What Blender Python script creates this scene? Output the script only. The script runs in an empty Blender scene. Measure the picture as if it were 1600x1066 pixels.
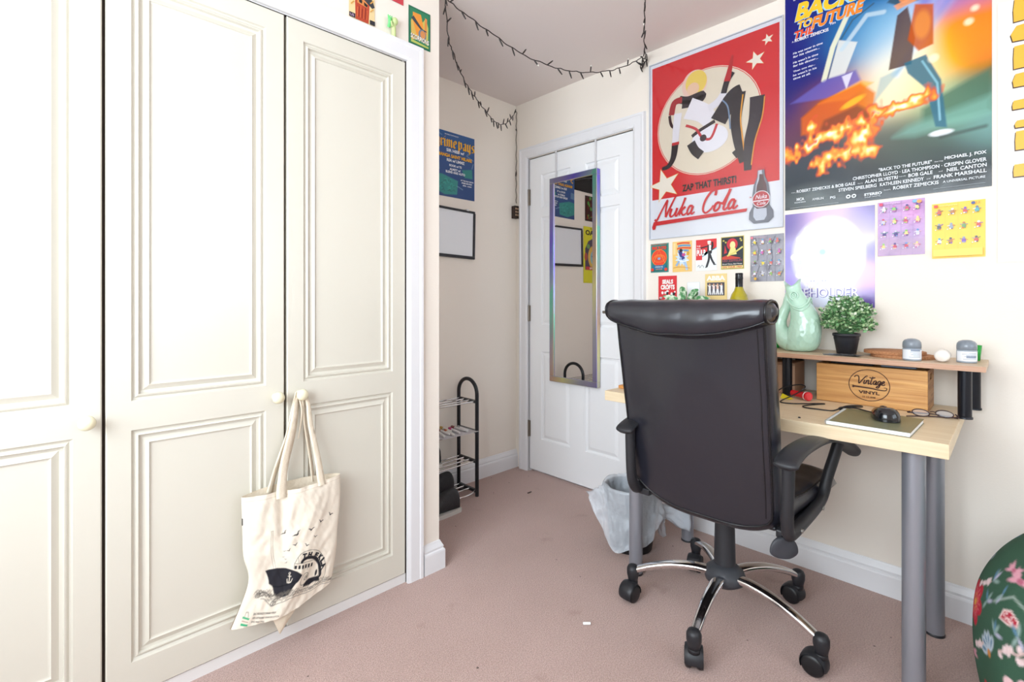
import bpy, math, random
import numpy as np
from mathutils import Vector, Matrix, noise
random.seed(7)
PI = math.pi
C = bpy.context.scene.collection
S = bpy.context.scene

# ------------------------------------------------------------------ camera, light, exposure
cam_d = bpy.data.cameras.new('camera'); cam = bpy.data.objects.new('camera', cam_d); C.objects.link(cam)
cam.location = (0, 0, 1.08); cam.rotation_euler = (PI/2, 0, math.radians(-44.27))
cam_d.sensor_fit = 'HORIZONTAL'; cam_d.sensor_width = 36; cam_d.lens = 17.12; cam_d.shift_y = -.0394
cam_d.clip_start = .02
S.camera = cam
S.view_settings.view_transform = 'Standard'; S.view_settings.look = 'None'
S.view_settings.gamma = 1; S.view_settings.use_curve_mapping = False
S.view_settings.exposure = 0.29
w = bpy.data.worlds.new('world'); S.world = w; w.use_nodes = True
w.node_tree.nodes['Background'].inputs[0].default_value = (.78, .90, 1, 1)
w.node_tree.nodes['Background'].inputs[1].default_value = 3.0
def area(name, loc, rot, sx, sy, power, col):
    l = bpy.data.lights.new(name, 'AREA'); l.shape = 'RECTANGLE'; l.size = sx; l.size_y = sy; l.energy = power; l.color = col
    o = bpy.data.objects.new(name, l); C.objects.link(o); o.location = loc; o.rotation_euler = rot
    return o
# daylight entering by the window in the left wall (faces +X); soft fill lamp added behind the camera (faces +Y)
area('window_daylight', (-1.03, .44, 1.46), (0, -PI/2, 0), 1.10, 1.84, 54, (.82, .925, 1))
area('rear_fill_light', (.9, -1.83, 1.5), (PI/2, 0, 0), 1.5, 1.10, 3.5, (.84, .93, 1))

# ------------------------------------------------------------------ colour and material helpers
def lin(c): return c/12.92 if c <= .04045 else ((c+.055)/1.055)**2.4
def rgb(h):
    if not isinstance(h, str): return tuple(h)
    h = h.lstrip('#'); return tuple(lin(int(h[i:i+2], 16)/255) for i in (0, 2, 4))
_m = {}
def mat(name, col, rough=.5, metal=0., bump=0., bscale=40., var=0., vscale=8., spec=.5, coat=0., trans=0., ior=1.45,
        alpha=1., stretch=(1, 1, 1), col2=None, sub=0.):
    if name in _m: return _m[name]
    m = bpy.data.materials.new(name); m.use_nodes = True; nt = m.node_tree; b = nt.nodes['Principled BSDF']
    c = rgb(col); b.inputs['Base Color'].default_value = (*c, 1)
    b.inputs['Roughness'].default_value = rough; b.inputs['Metallic'].default_value = metal
    b.inputs['Specular IOR Level'].default_value = spec; b.inputs['IOR'].default_value = ior
    b.inputs['Coat Weight'].default_value = coat; b.inputs['Coat Roughness'].default_value = .1
    b.inputs['Transmission Weight'].default_value = trans; b.inputs['Alpha'].default_value = alpha
    tc = nt.nodes.new('ShaderNodeTexCoord'); mp = nt.nodes.new('ShaderNodeMapping'); mp.inputs['Scale'].default_value = stretch
    nt.links.new(tc.outputs['Object'], mp.inputs['Vector'])
    if var or col2:
        n = nt.nodes.new('ShaderNodeTexNoise'); n.inputs['Scale'].default_value = vscale; n.inputs['Detail'].default_value = 5
        r = nt.nodes.new('ShaderNodeValToRGB'); c2 = rgb(col2) if col2 else tuple(x*(1-var) for x in c)
        r.color_ramp.elements[0].position = .35; r.color_ramp.elements[1].position = .65
        r.color_ramp.elements[0].color = (*c2, 1); r.color_ramp.elements[1].color = (*c, 1)
        nt.links.new(mp.outputs[0], n.inputs['Vector']); nt.links.new(n.outputs[0], r.inputs[0]); nt.links.new(r.outputs[0], b.inputs['Base Color'])
    if bump:
        n = nt.nodes.new('ShaderNodeTexNoise'); n.inputs['Scale'].default_value = bscale; n.inputs['Detail'].default_value = 4
        u = nt.nodes.new('ShaderNodeBump'); u.inputs['Strength'].default_value = bump; u.inputs['Distance'].default_value = .01
        nt.links.new(mp.outputs[0], n.inputs['Vector']); nt.links.new(n.outputs[0], u.inputs['Height']); nt.links.new(u.outputs[0], b.inputs['Normal'])
    _m[name] = m; return m
def vcmat(name, rough=.5, bump=0., bscale=60., coat=0., spec=.5, wave=0.):
    """a material coloured by the printed pattern stored with the mesh"""
    if name in _m: return _m[name]
    m = bpy.data.materials.new(name); m.use_nodes = True; nt = m.node_tree; b = nt.nodes['Principled BSDF']
    a = nt.nodes.new('ShaderNodeVertexColor'); a.layer_name = 'print'
    nt.links.new(a.outputs[0], b.inputs['Base Color'])
    b.inputs['Roughness'].default_value = rough; b.inputs['Coat Weight'].default_value = coat; b.inputs['Specular IOR Level'].default_value = spec
    b.inputs['Coat Roughness'].default_value = .12
    if bump:
        tc = nt.nodes.new('ShaderNodeTexCoord')
        n = nt.nodes.new('ShaderNodeTexNoise'); n.inputs['Scale'].default_value = bscale; n.inputs['Detail'].default_value = 3
        u = nt.nodes.new('ShaderNodeBump'); u.inputs['Strength'].default_value = bump; u.inputs['Distance'].default_value = .01
        nt.links.new(tc.outputs['Object'], n.inputs['Vector']); nt.links.new(n.outputs[0], u.inputs['Height'])
        nt.links.new(u.outputs[0], b.inputs['Normal'])
        if coat: nt.links.new(u.outputs[0], b.inputs['Coat Normal'])
    _m[name] = m; return m
def ink(h, rough=.45):
    return mat('ink_%s_%d' % (h.lstrip('#'), int(rough*100)), h, rough)

# ------------------------------------------------------------------ object helpers
def tag(o, label=None, cat=None, group=None, kind=None):
    if label: o['label'] = label
    if cat: o['category'] = cat
    if group: o['group'] = group
    if kind: o['kind'] = kind
    return o
def thing(name, label, cat, loc=(0, 0, 0), rz=0, group=None):
    o = bpy.data.objects.new(name, None); C.objects.link(o); o.location = loc; o.rotation_euler = (0, 0, rz)
    o.empty_display_size = .05
    return tag(o, label, cat, group)
def link(name, me, parent=None, world=True):
    o = bpy.data.objects.new(name, me); C.objects.link(o)
    if parent:
        o.parent = parent
        if world:
            M = Matrix.Identity(4); q = parent; ch = []
            while q: ch.append(q); q = q.parent
            for q in reversed(ch):
                M = M @ q.matrix_parent_inverse @ (Matrix.Translation(q.location) @ q.rotation_euler.to_matrix().to_4x4())
            o.matrix_parent_inverse = M.inverted()
    return o
class B:
    """collects shapes, builds ONE mesh object"""
    def __init__(s): s.v = []; s.f = []; s.m = []; s.sm = []
    def add(s, vs, fs, m=0, smooth=False):
        k = len(s.v); s.v += [tuple(p) for p in vs]
        for f in fs: s.f.append([i+k for i in f]); s.m.append(m); s.sm.append(smooth)
        return s
    def box(s, x0, x1, y0, y1, z0, z1, m=0):
        v = [(x, y, z) for x in (x0, x1) for y in (y0, y1) for z in (z0, z1)]
        return s.add(v, [(0, 1, 3, 2), (4, 6, 7, 5), (0, 4, 5, 1), (2, 3, 7, 6), (0, 2, 6, 4), (1, 5, 7, 3)], m)
    def grid(s, fn, nu, nv, m=0, cu=False, cv=False, smooth=True, flip=False):
        U = nu if cu else nu+1; V = nv if cv else nv+1
        vs = [fn(i/nu, j/nv) for i in range(U) for j in range(V)]
        fs = []
        for i in range(nu):
            for j in range(nv):
                a = i*V+j; b = ((i+1) % U)*V+j; c = ((i+1) % U)*V+(j+1) % V; d = i*V+(j+1) % V
                fs.append((a, d, c, b) if flip else (a, b, c, d))
        return s.add(vs, fs, m, smooth)
    def tube(s, pts, r, seg=10, m=0, caps=True, flat=1., closed=False):
        pts = [Vector(p) for p in pts]; n = len(pts)
        rs = r if isinstance(r, (list, tuple)) else [r]*n
        up = None; rings = []
        for i, p in enumerate(pts):
            if closed: t = pts[(i+1) % n]-pts[i-1]
            else: t = pts[min(i+1, n-1)]-pts[max(i-1, 0)]
            t.normalize()
            if up is None:
                up = Vector((0, 0, 1)) if abs(t.z) < .95 else Vector((1, 0, 0))
            x = t.cross(up)
            if x.length < 1e-6: x = t.orthogonal()
            x.normalize(); up = x.cross(t).normalized()
            rings.append([p + x*math.cos(2*PI*k/seg)*rs[i] + up*math.sin(2*PI*k/seg)*rs[i]*flat for k in range(seg)])
        vs = [q for R in rings for q in R]; fs = []
        for i in range(n if closed else n-1):
            for k in range(seg):
                a = i*seg+k; b = i*seg+(k+1) % seg; c = ((i+1) % n)*seg+(k+1) % seg; d = ((i+1) % n)*seg+k
                fs.append((a, b, c, d))
        s.add(vs, fs, m, True)
        if caps and not closed:
            s.add(rings[0], [tuple(range(seg))[::-1]], m); s.add(rings[-1], [tuple(range(seg))], m)
        return s
    def lathe(s, prof, c=(0, 0, 0), seg=32, m=0, M=None, smooth=True):
        c = Vector(c); vs = []
        for (r, z) in prof:
            for k in range(seg):
                p = Vector((r*math.cos(2*PI*k/seg), r*math.sin(2*PI*k/seg), z))
                if M is not None: p = M @ p
                vs.append(p+c)
        fs = []
        for i in range(len(prof)-1):
            for k in range(seg):
                fs.append((i*seg+k, i*seg+(k+1) % seg, (i+1)*seg+(k+1) % seg, (i+1)*seg+k))
        s.add(vs, fs, m, smooth)
        if prof[0][0] > 1e-5: s.add(vs[:seg], [tuple(range(seg))[::-1]], m)
        if prof[-1][0] > 1e-5: s.add(vs[-seg:], [tuple(range(seg))], m)
        return s
    def build(s, name, mats, parent=None, world=True, org=None, bevel=0., bseg=2, sub=0, remesh=0., weld=False):
        if not isinstance(mats, (list, tuple)): mats = [mats]
        me = bpy.data.meshes.new(name)
        V = s.v if org is None else [(a-org[0], b-org[1], c-org[2]) for a, b, c in s.v]
        me.from_pydata(V, [], s.f)
        for m in mats: me.materials.append(m)
        me.polygons.foreach_set('material_index', s.m); me.polygons.foreach_set('use_smooth', s.sm)
        me.update(); me.validate()
        o = link(name, me, parent, world)
        if org is not None and parent is None: o.location = org
        if weld: o.modifiers.new('weld', 'WELD').merge_threshold = 1e-4
        if remesh:
            r = o.modifiers.new('remesh', 'REMESH'); r.mode = 'VOXEL'; r.voxel_size = remesh; r.use_smooth_shade = True
            q = o.modifiers.new('smooth', 'SMOOTH'); q.iterations = 4; q.factor = .6
        if bevel:
            b = o.modifiers.new('bevel', 'BEVEL'); b.width = bevel; b.segments = bseg; b.limit_method = 'ANGLE'; b.angle_limit = math.radians(40)
        if sub:
            q = o.modifiers.new('sub', 'SUBSURF'); q.levels = sub; q.render_levels = sub
        return o
def catmull(P, n=8, closed=False):
    P = [Vector(p) for p in P]; out = []; N = len(P)
    for i in range(N if closed else N-1):
        if closed: a, b, c, d = P[i-1], P[i], P[(i+1) % N], P[(i+2) % N]
        else: a, b, c, d = P[max(i-1, 0)], P[i], P[i+1], P[min(i+2, N-1)]
        for k in range(n):
            t = k/n
            out.append(.5*((2*b)+(c-a)*t+(2*a-5*b+4*c-d)*t*t+(3*b-a-3*c+d)*t**3))
    if not closed: out.append(P[-1])
    return out
def sph(c, r, s=None, seg=20):
    s = s or (1, 1, 1)
    return lambda u, v: (c[0]+r*s[0]*math.sin(PI*v)*math.cos(2*PI*u), c[1]+r*s[1]*math.sin(PI*v)*math.sin(2*PI*u), c[2]+r*s[2]*math.cos(PI*v))

# ------------------------------------------------------------------ painter of printed patterns (pigment only)
def vnoise(X, Y, f, seed=0):
    """smooth value noise on arrays"""
    rs = np.random.RandomState(seed); T = rs.rand(64, 64)
    x = X*f; y = Y*f; xi = np.floor(x).astype(int); yi = np.floor(y).astype(int); fx = x-xi; fy = y-yi
    fx = fx*fx*(3-2*fx); fy = fy*fy*(3-2*fy)
    g = lambda a, b: T[a % 64, b % 64]
    return (g(xi, yi)*(1-fx)+g(xi+1, yi)*fx)*(1-fy)+(g(xi, yi+1)*(1-fx)+g(xi+1, yi+1)*fx)*fy
class Canvas:
    def __init__(s, w, h, nx, ny, bg='ffffff'):
        s.w, s.h, s.nx, s.ny = w, h, nx, ny
        s.X, s.Y = np.meshgrid(np.linspace(0, w, nx+1), np.linspace(0, h, ny+1), indexing='ij')
        s.A = np.zeros((nx+1, ny+1, 3)); s.A[:] = rgb(bg); s.px = w/nx
    def put(s, mask, col, a=1.):
        m = np.clip(mask, 0, 1)[..., None]*a; s.A = s.A*(1-m)+np.array(rgb(col) if isinstance(col, str) or np.ndim(col) == 1 else col)*m
    def poly(s, P, col, a=1., soft=None):
        ins = np.zeros(s.X.shape, bool); n = len(P)
        D = np.full(s.X.shape, 1e9)
        for i in range(n):
            (x0, y0), (x1, y1) = P[i][:2], P[(i+1) % n][:2]
            if y0 != y1:
                c = ((y0 > s.Y) != (y1 > s.Y)) & (s.X < (x1-x0)*(s.Y-y0)/(y1-y0)+x0); ins ^= c
            D = np.minimum(D, s._seg(x0, y0, x1, y1))
        q = soft or s.px*.6
        s.put(np.clip(.5+np.where(ins, D, -D)/(2*q), 0, 1), col, a)
    def _seg(s, x0, y0, x1, y1):
        dx, dy = x1-x0, y1-y0; L = dx*dx+dy*dy or 1e-9
        t = np.clip(((s.X-x0)*dx+(s.Y-y0)*dy)/L, 0, 1)
        return np.hypot(s.X-x0-t*dx, s.Y-y0-t*dy)
    def line(s, P, wd, col, a=1., soft=None):
        D = np.full(s.X.shape, 1e9)
        for p, q in zip(P[:-1], P[1:]): D = np.minimum(D, s._seg(p[0], p[1], q[0], q[1]))
        f = soft or s.px*.6
        s.put(np.clip(.5-(D-wd/2)/(2*f), 0, 1), col, a)
    def ell(s, cx, cy, rx, ry, col, a=1., rot=0., soft=None, ring=None):
        c, n = math.cos(rot), math.sin(rot); dx, dy = s.X-cx, s.Y-cy
        u = (dx*c+dy*n)/rx; v = (-dx*n+dy*c)/ry; D = (np.hypot(u, v)-1)*min(rx, ry)
        if ring: D = np.abs(D)-ring/2
        f = soft or s.px*.6
        s.put(np.clip(.5-D/(2*f), 0, 1), col, a)
    def flower(s, cx, cy, r, n, col, cc, rot=0., wob=.35):
        dx, dy = s.X-cx, s.Y-cy; th = np.arctan2(dy, dx)+rot; d = np.hypot(dx, dy)
        R = r*(1-wob+wob*np.abs(np.cos(th*n/2)))
        s.put(np.clip(.5-(d-R)/(1.2*s.px), 0, 1), col)
        s.put(np.clip(.5-(d-R*.72)/(2*s.px), 0, 1)*(np.abs(np.sin(th*n*1.5)) > .75), cc, .5)
        s.ell(cx, cy, r*.24, r*.24, cc)
    def grad(s, pts):
        """colour washes: (x, y, hex, radius) blended smoothly"""
        W = np.zeros(s.X.shape); A = np.zeros(s.A.shape)
        for x, y, c, r in pts:
            g = np.exp(-((s.X-x)**2+(s.Y-y)**2)/(r*r))+1e-9; W += g; A += g[..., None]*np.array(rgb(c))
        s.A = A/W[..., None]
    def mesh(s, name, fn, material, extra=None):
        """fn(x, y) -> 3D point; a grid mesh carrying the pigment of each point"""
        nx, ny = s.nx, s.ny
        vs = [fn(float(x), float(y)) for x, y in zip(s.X.ravel(), s.Y.ravel())]
        V = ny+1; fs = [(i*V+j, (i+1)*V+j, (i+1)*V+j+1, i*V+j+1) for i in range(nx) for j in range(ny)]
        me = bpy.data.meshes.new(name); me.from_pydata(vs, [], fs)
        at = me.color_attributes.new('print', 'FLOAT_COLOR', 'POINT')
        buf = np.ones((len(vs), 4), 'f'); buf[:, :3] = s.A.reshape(-1, 3); at.data.foreach_set('color', buf.ravel())
        me.materials.append(material); me.polygons.foreach_set('use_smooth', [True]*len(fs)); me.update()
        return me

# lettering
def text_shape(txt, bold=.0, shear=0.):
    cu = bpy.data.curves.new('t', 'FONT'); cu.body = txt; cu.size = 1; cu.resolution_u = 3; cu.offset = bold; cu.shear = shear
    o = bpy.data.objects.new('t', cu); C.objects.link(o)
    dg = bpy.context.evaluated_depsgraph_get(); dg.update()
    me = bpy.data.meshes.new_from_object(o.evaluated_get(dg))
    vs = [(v.co.x, v.co.y) for v in me.vertices]; fs = [tuple(p.vertices) for p in me.polygons]
    bpy.data.objects.remove(o); bpy.data.curves.remove(cu); bpy.data.meshes.remove(me)
    if not vs: return [], []
    x0 = min(v[0] for v in vs); x1 = max(v[0] for v in vs); y0 = min(v[1] for v in vs); y1 = max(v[1] for v in vs)
    return [((x-x0)/(x1-x0), (y-y0)/(y1-y0)) for x, y in vs], fs
WALLM = {'R': Matrix(((0, 0, -1), (-1, 0, 0), (0, 1, 0))), 'Y': Matrix(((1, 0, 0), (0, 0, -1), (0, 1, 0)))}
class Print:
    """a sheet of paper at its place on a wall with printed layers; local x across, y up, z out of the wall"""
    def __init__(s, w, h, base='ffffff', t=.0008, rough=.45, curl=0.):
        s.w, s.h, s.t, s.k = w, h, t, 0; s.b = B(); s.mats = []; s.rough = rough; s.canvas = None
        s.b.box(0, w, 0, h, 0, t, s.mi(base))
    def mi(s, h):
        m = h if not isinstance(h, str) else ink(h, s.rough)
        if m not in s.mats: s.mats.append(m)
        return s.mats.index(m)
    def z(s): s.k += 1; return s.t+.00012*s.k
    def poly(s, P, col):
        z = s.z(); P = [tuple(p[:2]) for p in P]
        area_ = sum(P[i-1][0]*P[i][1]-P[i][0]*P[i-1][1] for i in range(len(P)))
        if area_ < 0: P = P[::-1]
        s.b.add([(x, y, z) for x, y in P], [tuple(range(len(P)))], s.mi(col)); return s
    def rect(s, x0, x1, y0, y1, col): return s.poly([(x0, y0), (x1, y0), (x1, y1), (x0, y1)], col)
    def ell(s, cx, cy, rx, ry, col, n=40): return s.poly([(cx+rx*math.cos(2*PI*k/n), cy+ry*math.sin(2*PI*k/n)) for k in range(n)], col)
    def star(s, cx, cy, r, col, rot=PI/2, q=.4):
        return s.poly([(cx+(r if k % 2 == 0 else r*q)*math.cos(rot+PI*k/5), cy+(r if k % 2 == 0 else r*q)*math.sin(rot+PI*k/5)) for k in range(10)], col)
    def stroke(s, P, wd, col, smooth=True, nib=None):
        z = s.z(); Q = catmull([(p[0], p[1], 0) for p in P], 6) if smooth and len(P) > 2 else [Vector((p[0], p[1], 0)) for p in P]
        n = len(Q); vs = []
        for i, q in enumerate(Q):
            d = (Q[min(i+1, n-1)]-Q[max(i-1, 0)]).normalized(); k = i/(n-1)
            r = (wd(k) if callable(wd) else wd)/2
            nn = Vector((-d.y, d.x, 0)) if nib is None else Vector((math.cos(nib), math.sin(nib), 0))
            vs += [(q.x+nn.x*r, q.y+nn.y*r, z), (q.x-nn.x*r, q.y-nn.y*r, z)]
        s.b.add(vs, [(2*i, 2*i+1, 2*i+3, 2*i+2) for i in range(n-1)], s.mi(col)); return s
    def text(s, t, x, y, w_, h_, col, rot=0., shear=0., bold=.012, align='l'):
        vs, fs = text_shape(t, bold); z = s.z(); c, n = math.cos(rot), math.sin(rot)
        if align == 'r': x -= w_*c; y -= w_*n
        if align == 'c': x -= w_*c/2; y -= w_*n/2
        P = []
        for a, b in vs:
            u = a*w_+b*h_*shear; v = b*h_; P.append((x+u*c-v*n, y+u*n+v*c, z))
        s.b.add(P, fs, s.mi(col)); return s
    def build(s, name, label, cat, wall, pos, group=None, tilt=0., parent=None, off=.0015):
        o = s.b.build(name, s.mats, parent, world=False)
        M = WALLM[wall].to_4x4() @ Matrix.Rotation(tilt, 4, 'Z')
        if wall == 'R': loc = Vector((2.24-off, pos[0], pos[1]))
        else: loc = Vector((pos[0], pos[2]-off, pos[1]))
        o.matrix_world = Matrix.Translation(loc) @ M
        o.location = loc; o.rotation_euler = M.to_euler()
        if label: tag(o, label, cat, group)
        if s.canvas:
            me = s.canvas[0].mesh(name+'_picture', lambda x, y: (x+s.canvas[2], y+s.canvas[3], s.t+.00005), s.canvas[1])
            link('picture', me, o, world=False)
        return o

# ------------------------------------------------------------------ materials
wall_m = mat('wall_paint_cream', 'f0e7dc', .75, bump=.05, bscale=180, spec=.3)
ceil_m = mat('ceiling_paint', 'e6dcd8', .9, bump=.03, bscale=150, spec=.2)
white_gloss = mat('white_gloss_paint', 'e7e6e8', .35, bump=.02, bscale=60)
door_white = mat('door_white', 'f2f2f3', .4, bump=.02, bscale=100)
cream_foil = mat('wardrobe_cream_foil', 'd8d3c6', .22, bump=.010, bscale=25, spec=.6)
black_plastic = mat('black_plastic', '26262a', .42, bump=.03, bscale=500)
chrome = mat('chrome', 'e8e8ea', .08, metal=1)
steel = mat('brushed_steel', 'b9b7b2', .35, metal=1)
grey_leg = mat('grey_powder_coat', '9a9da6', .35, metal=.55, bump=.03, bscale=300)
birch = mat('birch_laminate', 'e6d2b2', .42, col2='dcc5a1', vscale=6, stretch=(14, 1, 14), bump=.02, bscale=50)
birch_edge = mat('birch_edge_band', 'ead8b6', .45, col2='e2cda6', vscale=5, stretch=(6, 1, 30))
shelf_edge = mat('shelf_edge_band', 'cda58a', .45, col2='b98d72', vscale=6, stretch=(10, 1, 60))
shelf_top = mat('shelf_laminate', 'd8bfa3', .42, col2='cdb293', vscale=6, stretch=(14, 1, 14))

# ------------------------------------------------------------------ room shell
XR, YA, YW, ZC, XL, YB = 2.24, 2.26, 1.618, 2.35, -1.0, -1.8
def struct(o): o['kind'] = 'structure'; return o
def carpet():
    m = bpy.data.materials.new('carpet_pile'); m.use_nodes = True; nt = m.node_tree; b = nt.nodes['Principled BSDF']
    N = nt.nodes.new; L = nt.links.new
    tc = N('ShaderNodeTexCoord')
    def nz(sc, det=4):
        n = N('ShaderNodeTexNoise'); n.inputs['Scale'].default_value = sc; n.inputs['Detail'].default_value = det; L(tc.outputs['Object'], n.inputs['Vector']); return n
    def ramp(src, p0, c0, p1, c1):
        r = N('ShaderNodeValToRGB'); e = r.color_ramp.elements; e[0].position = p0; e[0].color = (*rgb(c0), 1); e[1].position = p1; e[1].color = (*rgb(c1), 1)
        L(src.outputs[0], r.inputs[0]); return r
    a = ramp(nz(3.2), .3, 'b99a90', .7, 'c8a89f'); c = ramp(nz(240, 2), .36, 'a28379', .64, 'd4b4aa')
    mx = N('ShaderNodeMixRGB'); mx.inputs[0].default_value = .55; L(a.outputs[0], mx.inputs[1]); L(c.outputs[0], mx.inputs[2])
    st = ramp(nz(7, 3), .66, '000000', .78, 'ffffff')      # tread stains
    m2 = N('ShaderNodeMixRGB'); m2.blend_type = 'MIX'; m2.inputs[2].default_value = (*rgb('94705f'), 1)
    ml = N('ShaderNodeMath'); ml.operation = 'MULTIPLY'; ml.inputs[1].default_value = .45; L(st.outputs[0], ml.inputs[0]); L(ml.outputs[0], m2.inputs[0]); L(mx.outputs[0], m2.inputs[1])
    vo = N('ShaderNodeTexVoronoi'); vo.inputs['Scale'].default_value = 9; L(tc.outputs['Object'], vo.inputs['Vector'])
    sp = N('ShaderNodeMath'); sp.operation = 'LESS_THAN'; sp.inputs[1].default_value = .035; L(vo.outputs['Distance'], sp.inputs[0])
    m3 = N('ShaderNodeMixRGB'); m3.inputs[2].default_value = (*rgb('5c4238'), 1); L(sp.outputs[0], m3.inputs[0]); L(m2.outputs[0], m3.inputs[1])
    L(m3.outputs[0], b.inputs['Base Color']); b.inputs['Roughness'].default_value = .95; b.inputs['Specular IOR Level'].default_value = .1
    b.inputs['Sheen Weight'].default_value = .3
    u = N('ShaderNodeBump'); u.inputs['Strength'].default_value = .8; u.inputs['Distance'].default_value = .006
    n4 = nz(330, 2); L(n4.outputs[0], u.inputs['Height']); L(u.outputs[0], b.inputs['Normal'])
    return m
struct(B().box(XL-.1, XR+.1, YB-.1, YA+.1, -.08, 0).build('floor', carpet()))
struct(B().box(XL-.1, XR+.1, YB-.1, YA+.1, ZC, ZC+.08).build('ceiling', ceil_m))
DY0, DY1, DZ = 1.384, 2.143, 1.982
b = B(); b.box(XR, XR+.1, YB, DY0, 0, ZC); b.box(XR, XR+.1, DY1, YA+.1, 0, ZC); b.box(XR, XR+.1, DY0, DY1, DZ, ZC)
struct(b.build('wall_right', wall_m))
struct(B().box(1.065, XR, YA, YA+.1, 0, ZC).build('wall_alcove', wall_m))
b = B(); b.box(1.085, 1.165, YW, YW+.1, 0, ZC); b.box(1.065, 1.165, YW+.1, YA+.1, 0, ZC); b.box(XL, 1.085, YW, YW+.1, 2.06, ZC)
struct(b.build('wall_wardrobe', wall_m))
WY0, WY1, WZ0, WZ1 = -.52, 1.38, .88, 2.06
b = B(); b.box(XL-.1, XL, YB, WY0, 0, ZC); b.box(XL-.1, XL, WY1, YA, 0, ZC); b.box(XL-.1, XL, WY0, WY1, 0, WZ0); b.box(XL-.1, XL, WY0, WY1, WZ1, ZC)
struct(b.build('wall_left', wall_m))
RX0, RX1 = .1, 1.7
b = B(); b.box(XL, RX0, YB-.1, YB, 0, ZC); b.box(RX1, XR+.1, YB-.1, YB, 0, ZC); b.box(RX0, RX1, YB-.1, YB, 0, WZ0); b.box(RX0, RX1, YB-.1, YB, WZ1, ZC)
struct(b.build('wall_rear', wall_m))
# windows with panes; the unseen rear one is added for the fill light
glass = bpy.data.materials.new('window_glass'); glass.use_nodes = True
nt = glass.node_tree; nt.nodes.clear(); o_ = nt.nodes.new('ShaderNodeOutputMaterial'); tr = nt.nodes.new('ShaderNodeBsdfTransparent'); gl = nt.nodes.new('ShaderNodeBsdfGlossy'); mxs = nt.nodes.new('ShaderNodeMixShader')
gl.inputs['Roughness'].default_value = .02; mxs.inputs[0].default_value = .06
nt.links.new(tr.outputs[0], mxs.inputs[1]); nt.links.new(gl.outputs[0], mxs.inputs[2]); nt.links.new(mxs.outputs[0], o_.inputs[0])
b = B()
for y0, y1, z0, z1 in ((WY0, WY1, WZ0, WZ0+.05), (WY0, WY1, WZ1-.05, WZ1), (WY0, WY0+.05, WZ0, WZ1), (WY1-.05, WY1, WZ0, WZ1), (.41, .45, WZ0, WZ1)):
    b.box(XL-.075, XL-.035, y0, y1, z0, z1)
b.box(XL-.03, XL+.04, WY0-.03, WY1+.03, WZ0-.03, WZ0)
f = struct(b.build('window_1', white_gloss)); B().box(XL-.06, XL-.055, WY0, WY1, WZ0, WZ1).build('glass_pane', glass, f)
b = B()
for x0, x1, z0, z1 in ((RX0, RX1, WZ0, WZ0+.05), (RX0, RX1, WZ1-.05, WZ1), (RX0, RX0+.05, WZ0, WZ1), (RX1-.05, RX1, WZ0, WZ1), (.88, .93, WZ0, WZ1)):
    b.box(x0, x1, YB-.075, YB-.035, z0, z1)
f = struct(b.build('added_rear_window', white_gloss)); B().box(RX0, RX1, YB-.06, YB-.055, WZ0, WZ1).build('glass_pane', glass, f)

# skirting boards: a moulded profile (depth, height) swept along the foot of the wall
SK = [(0, 0), (.018, 0), (.018, .072), (.0165, .078), (.012, .082), (.013, .090), (.009, .098), (.005, .106), (.003, .112), (0, .114)]
def skirt(name, path, nrm):
    bb = B(); n = len(path)
    vs = []
    for (x, y), (nx, ny) in zip(path, nrm):
        for d, h in SK: vs.append((x+nx*d, y+ny*d, h))
    k = len(SK)
    bb.add(vs, [(i*k+j, (i+1)*k+j, (i+1)*k+j+1, i*k+j+1) for i in range(n-1) for j in range(k-1)])
    bb.add(vs[:k], [tuple(range(k))]); bb.add(vs[-k:], [tuple(range(k))[::-1]])
    return struct(bb.build(name, white_gloss))
skirt('baseboard_right', [(XR, YB), (XR, 1.316)], [(-1, 0), (-1, 0)])
skirt('baseboard_alcove', [(1.165, YA), (XR, YA), ], [(0, -1), (0, -1)])
skirt('baseboard_nook', [(1.085, YW), (1.165, YW), (1.165, YA)], [(0, -1), (1, -1), (1, 0)])
skirt('baseboard_rear', [(XL, YB), (XR, YB)], [(0, 1), (0, 1)])
skirt('baseboard_left', [(XL, YB), (XL, YW)], [(1, 0), (1, 0)])

# panels pressed into doors: nested mitred rectangles of given inset and depth
def panelled(bb, P3, x0, x1, z0, z1, rects, prof, m=0, rc=.012):
    """P3(x, z, d) -> 3D; fills the face around rects (grid of cuts) and models every panel"""
    xs = sorted({x0, x1} | {r[0] for r in rects} | {r[1] for r in rects}); zs = sorted({z0, z1} | {r[2] for r in rects} | {r[3] for r in rects})
    for i in range(len(xs)-1):
        for j in range(len(zs)-1):
            cx, cz = (xs[i]+xs[i+1])/2, (zs[j]+zs[j+1])/2
            if any(r[0] < cx < r[1] and r[2] < cz < r[3] for r in rects): continue
            bb.add([P3(xs[i], zs[j], 0), P3(xs[i+1], zs[j], 0), P3(xs[i+1], zs[j+1], 0), P3(xs[i], zs[j+1], 0)], [(0, 1, 2, 3)], m)
    for (a, c, e, g) in rects:
        rings = []
        for ins, dep in prof:
            rings.append([P3(a+ins, e+ins, dep), P3(c-ins, e+ins, dep), P3(c-ins, g-ins, dep), P3(a+ins, g-ins, dep)])
        for q in range(len(rings)-1):
            for k in range(4):
                bb.add([rings[q][k], rings[q][(k+1) % 4], rings[q+1][(k+1) % 4], rings[q+1][k]], [(0, 1, 2, 3)], m)
        bb.add(rings[-1], [(0, 1, 2, 3)], m)
    return bb

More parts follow.
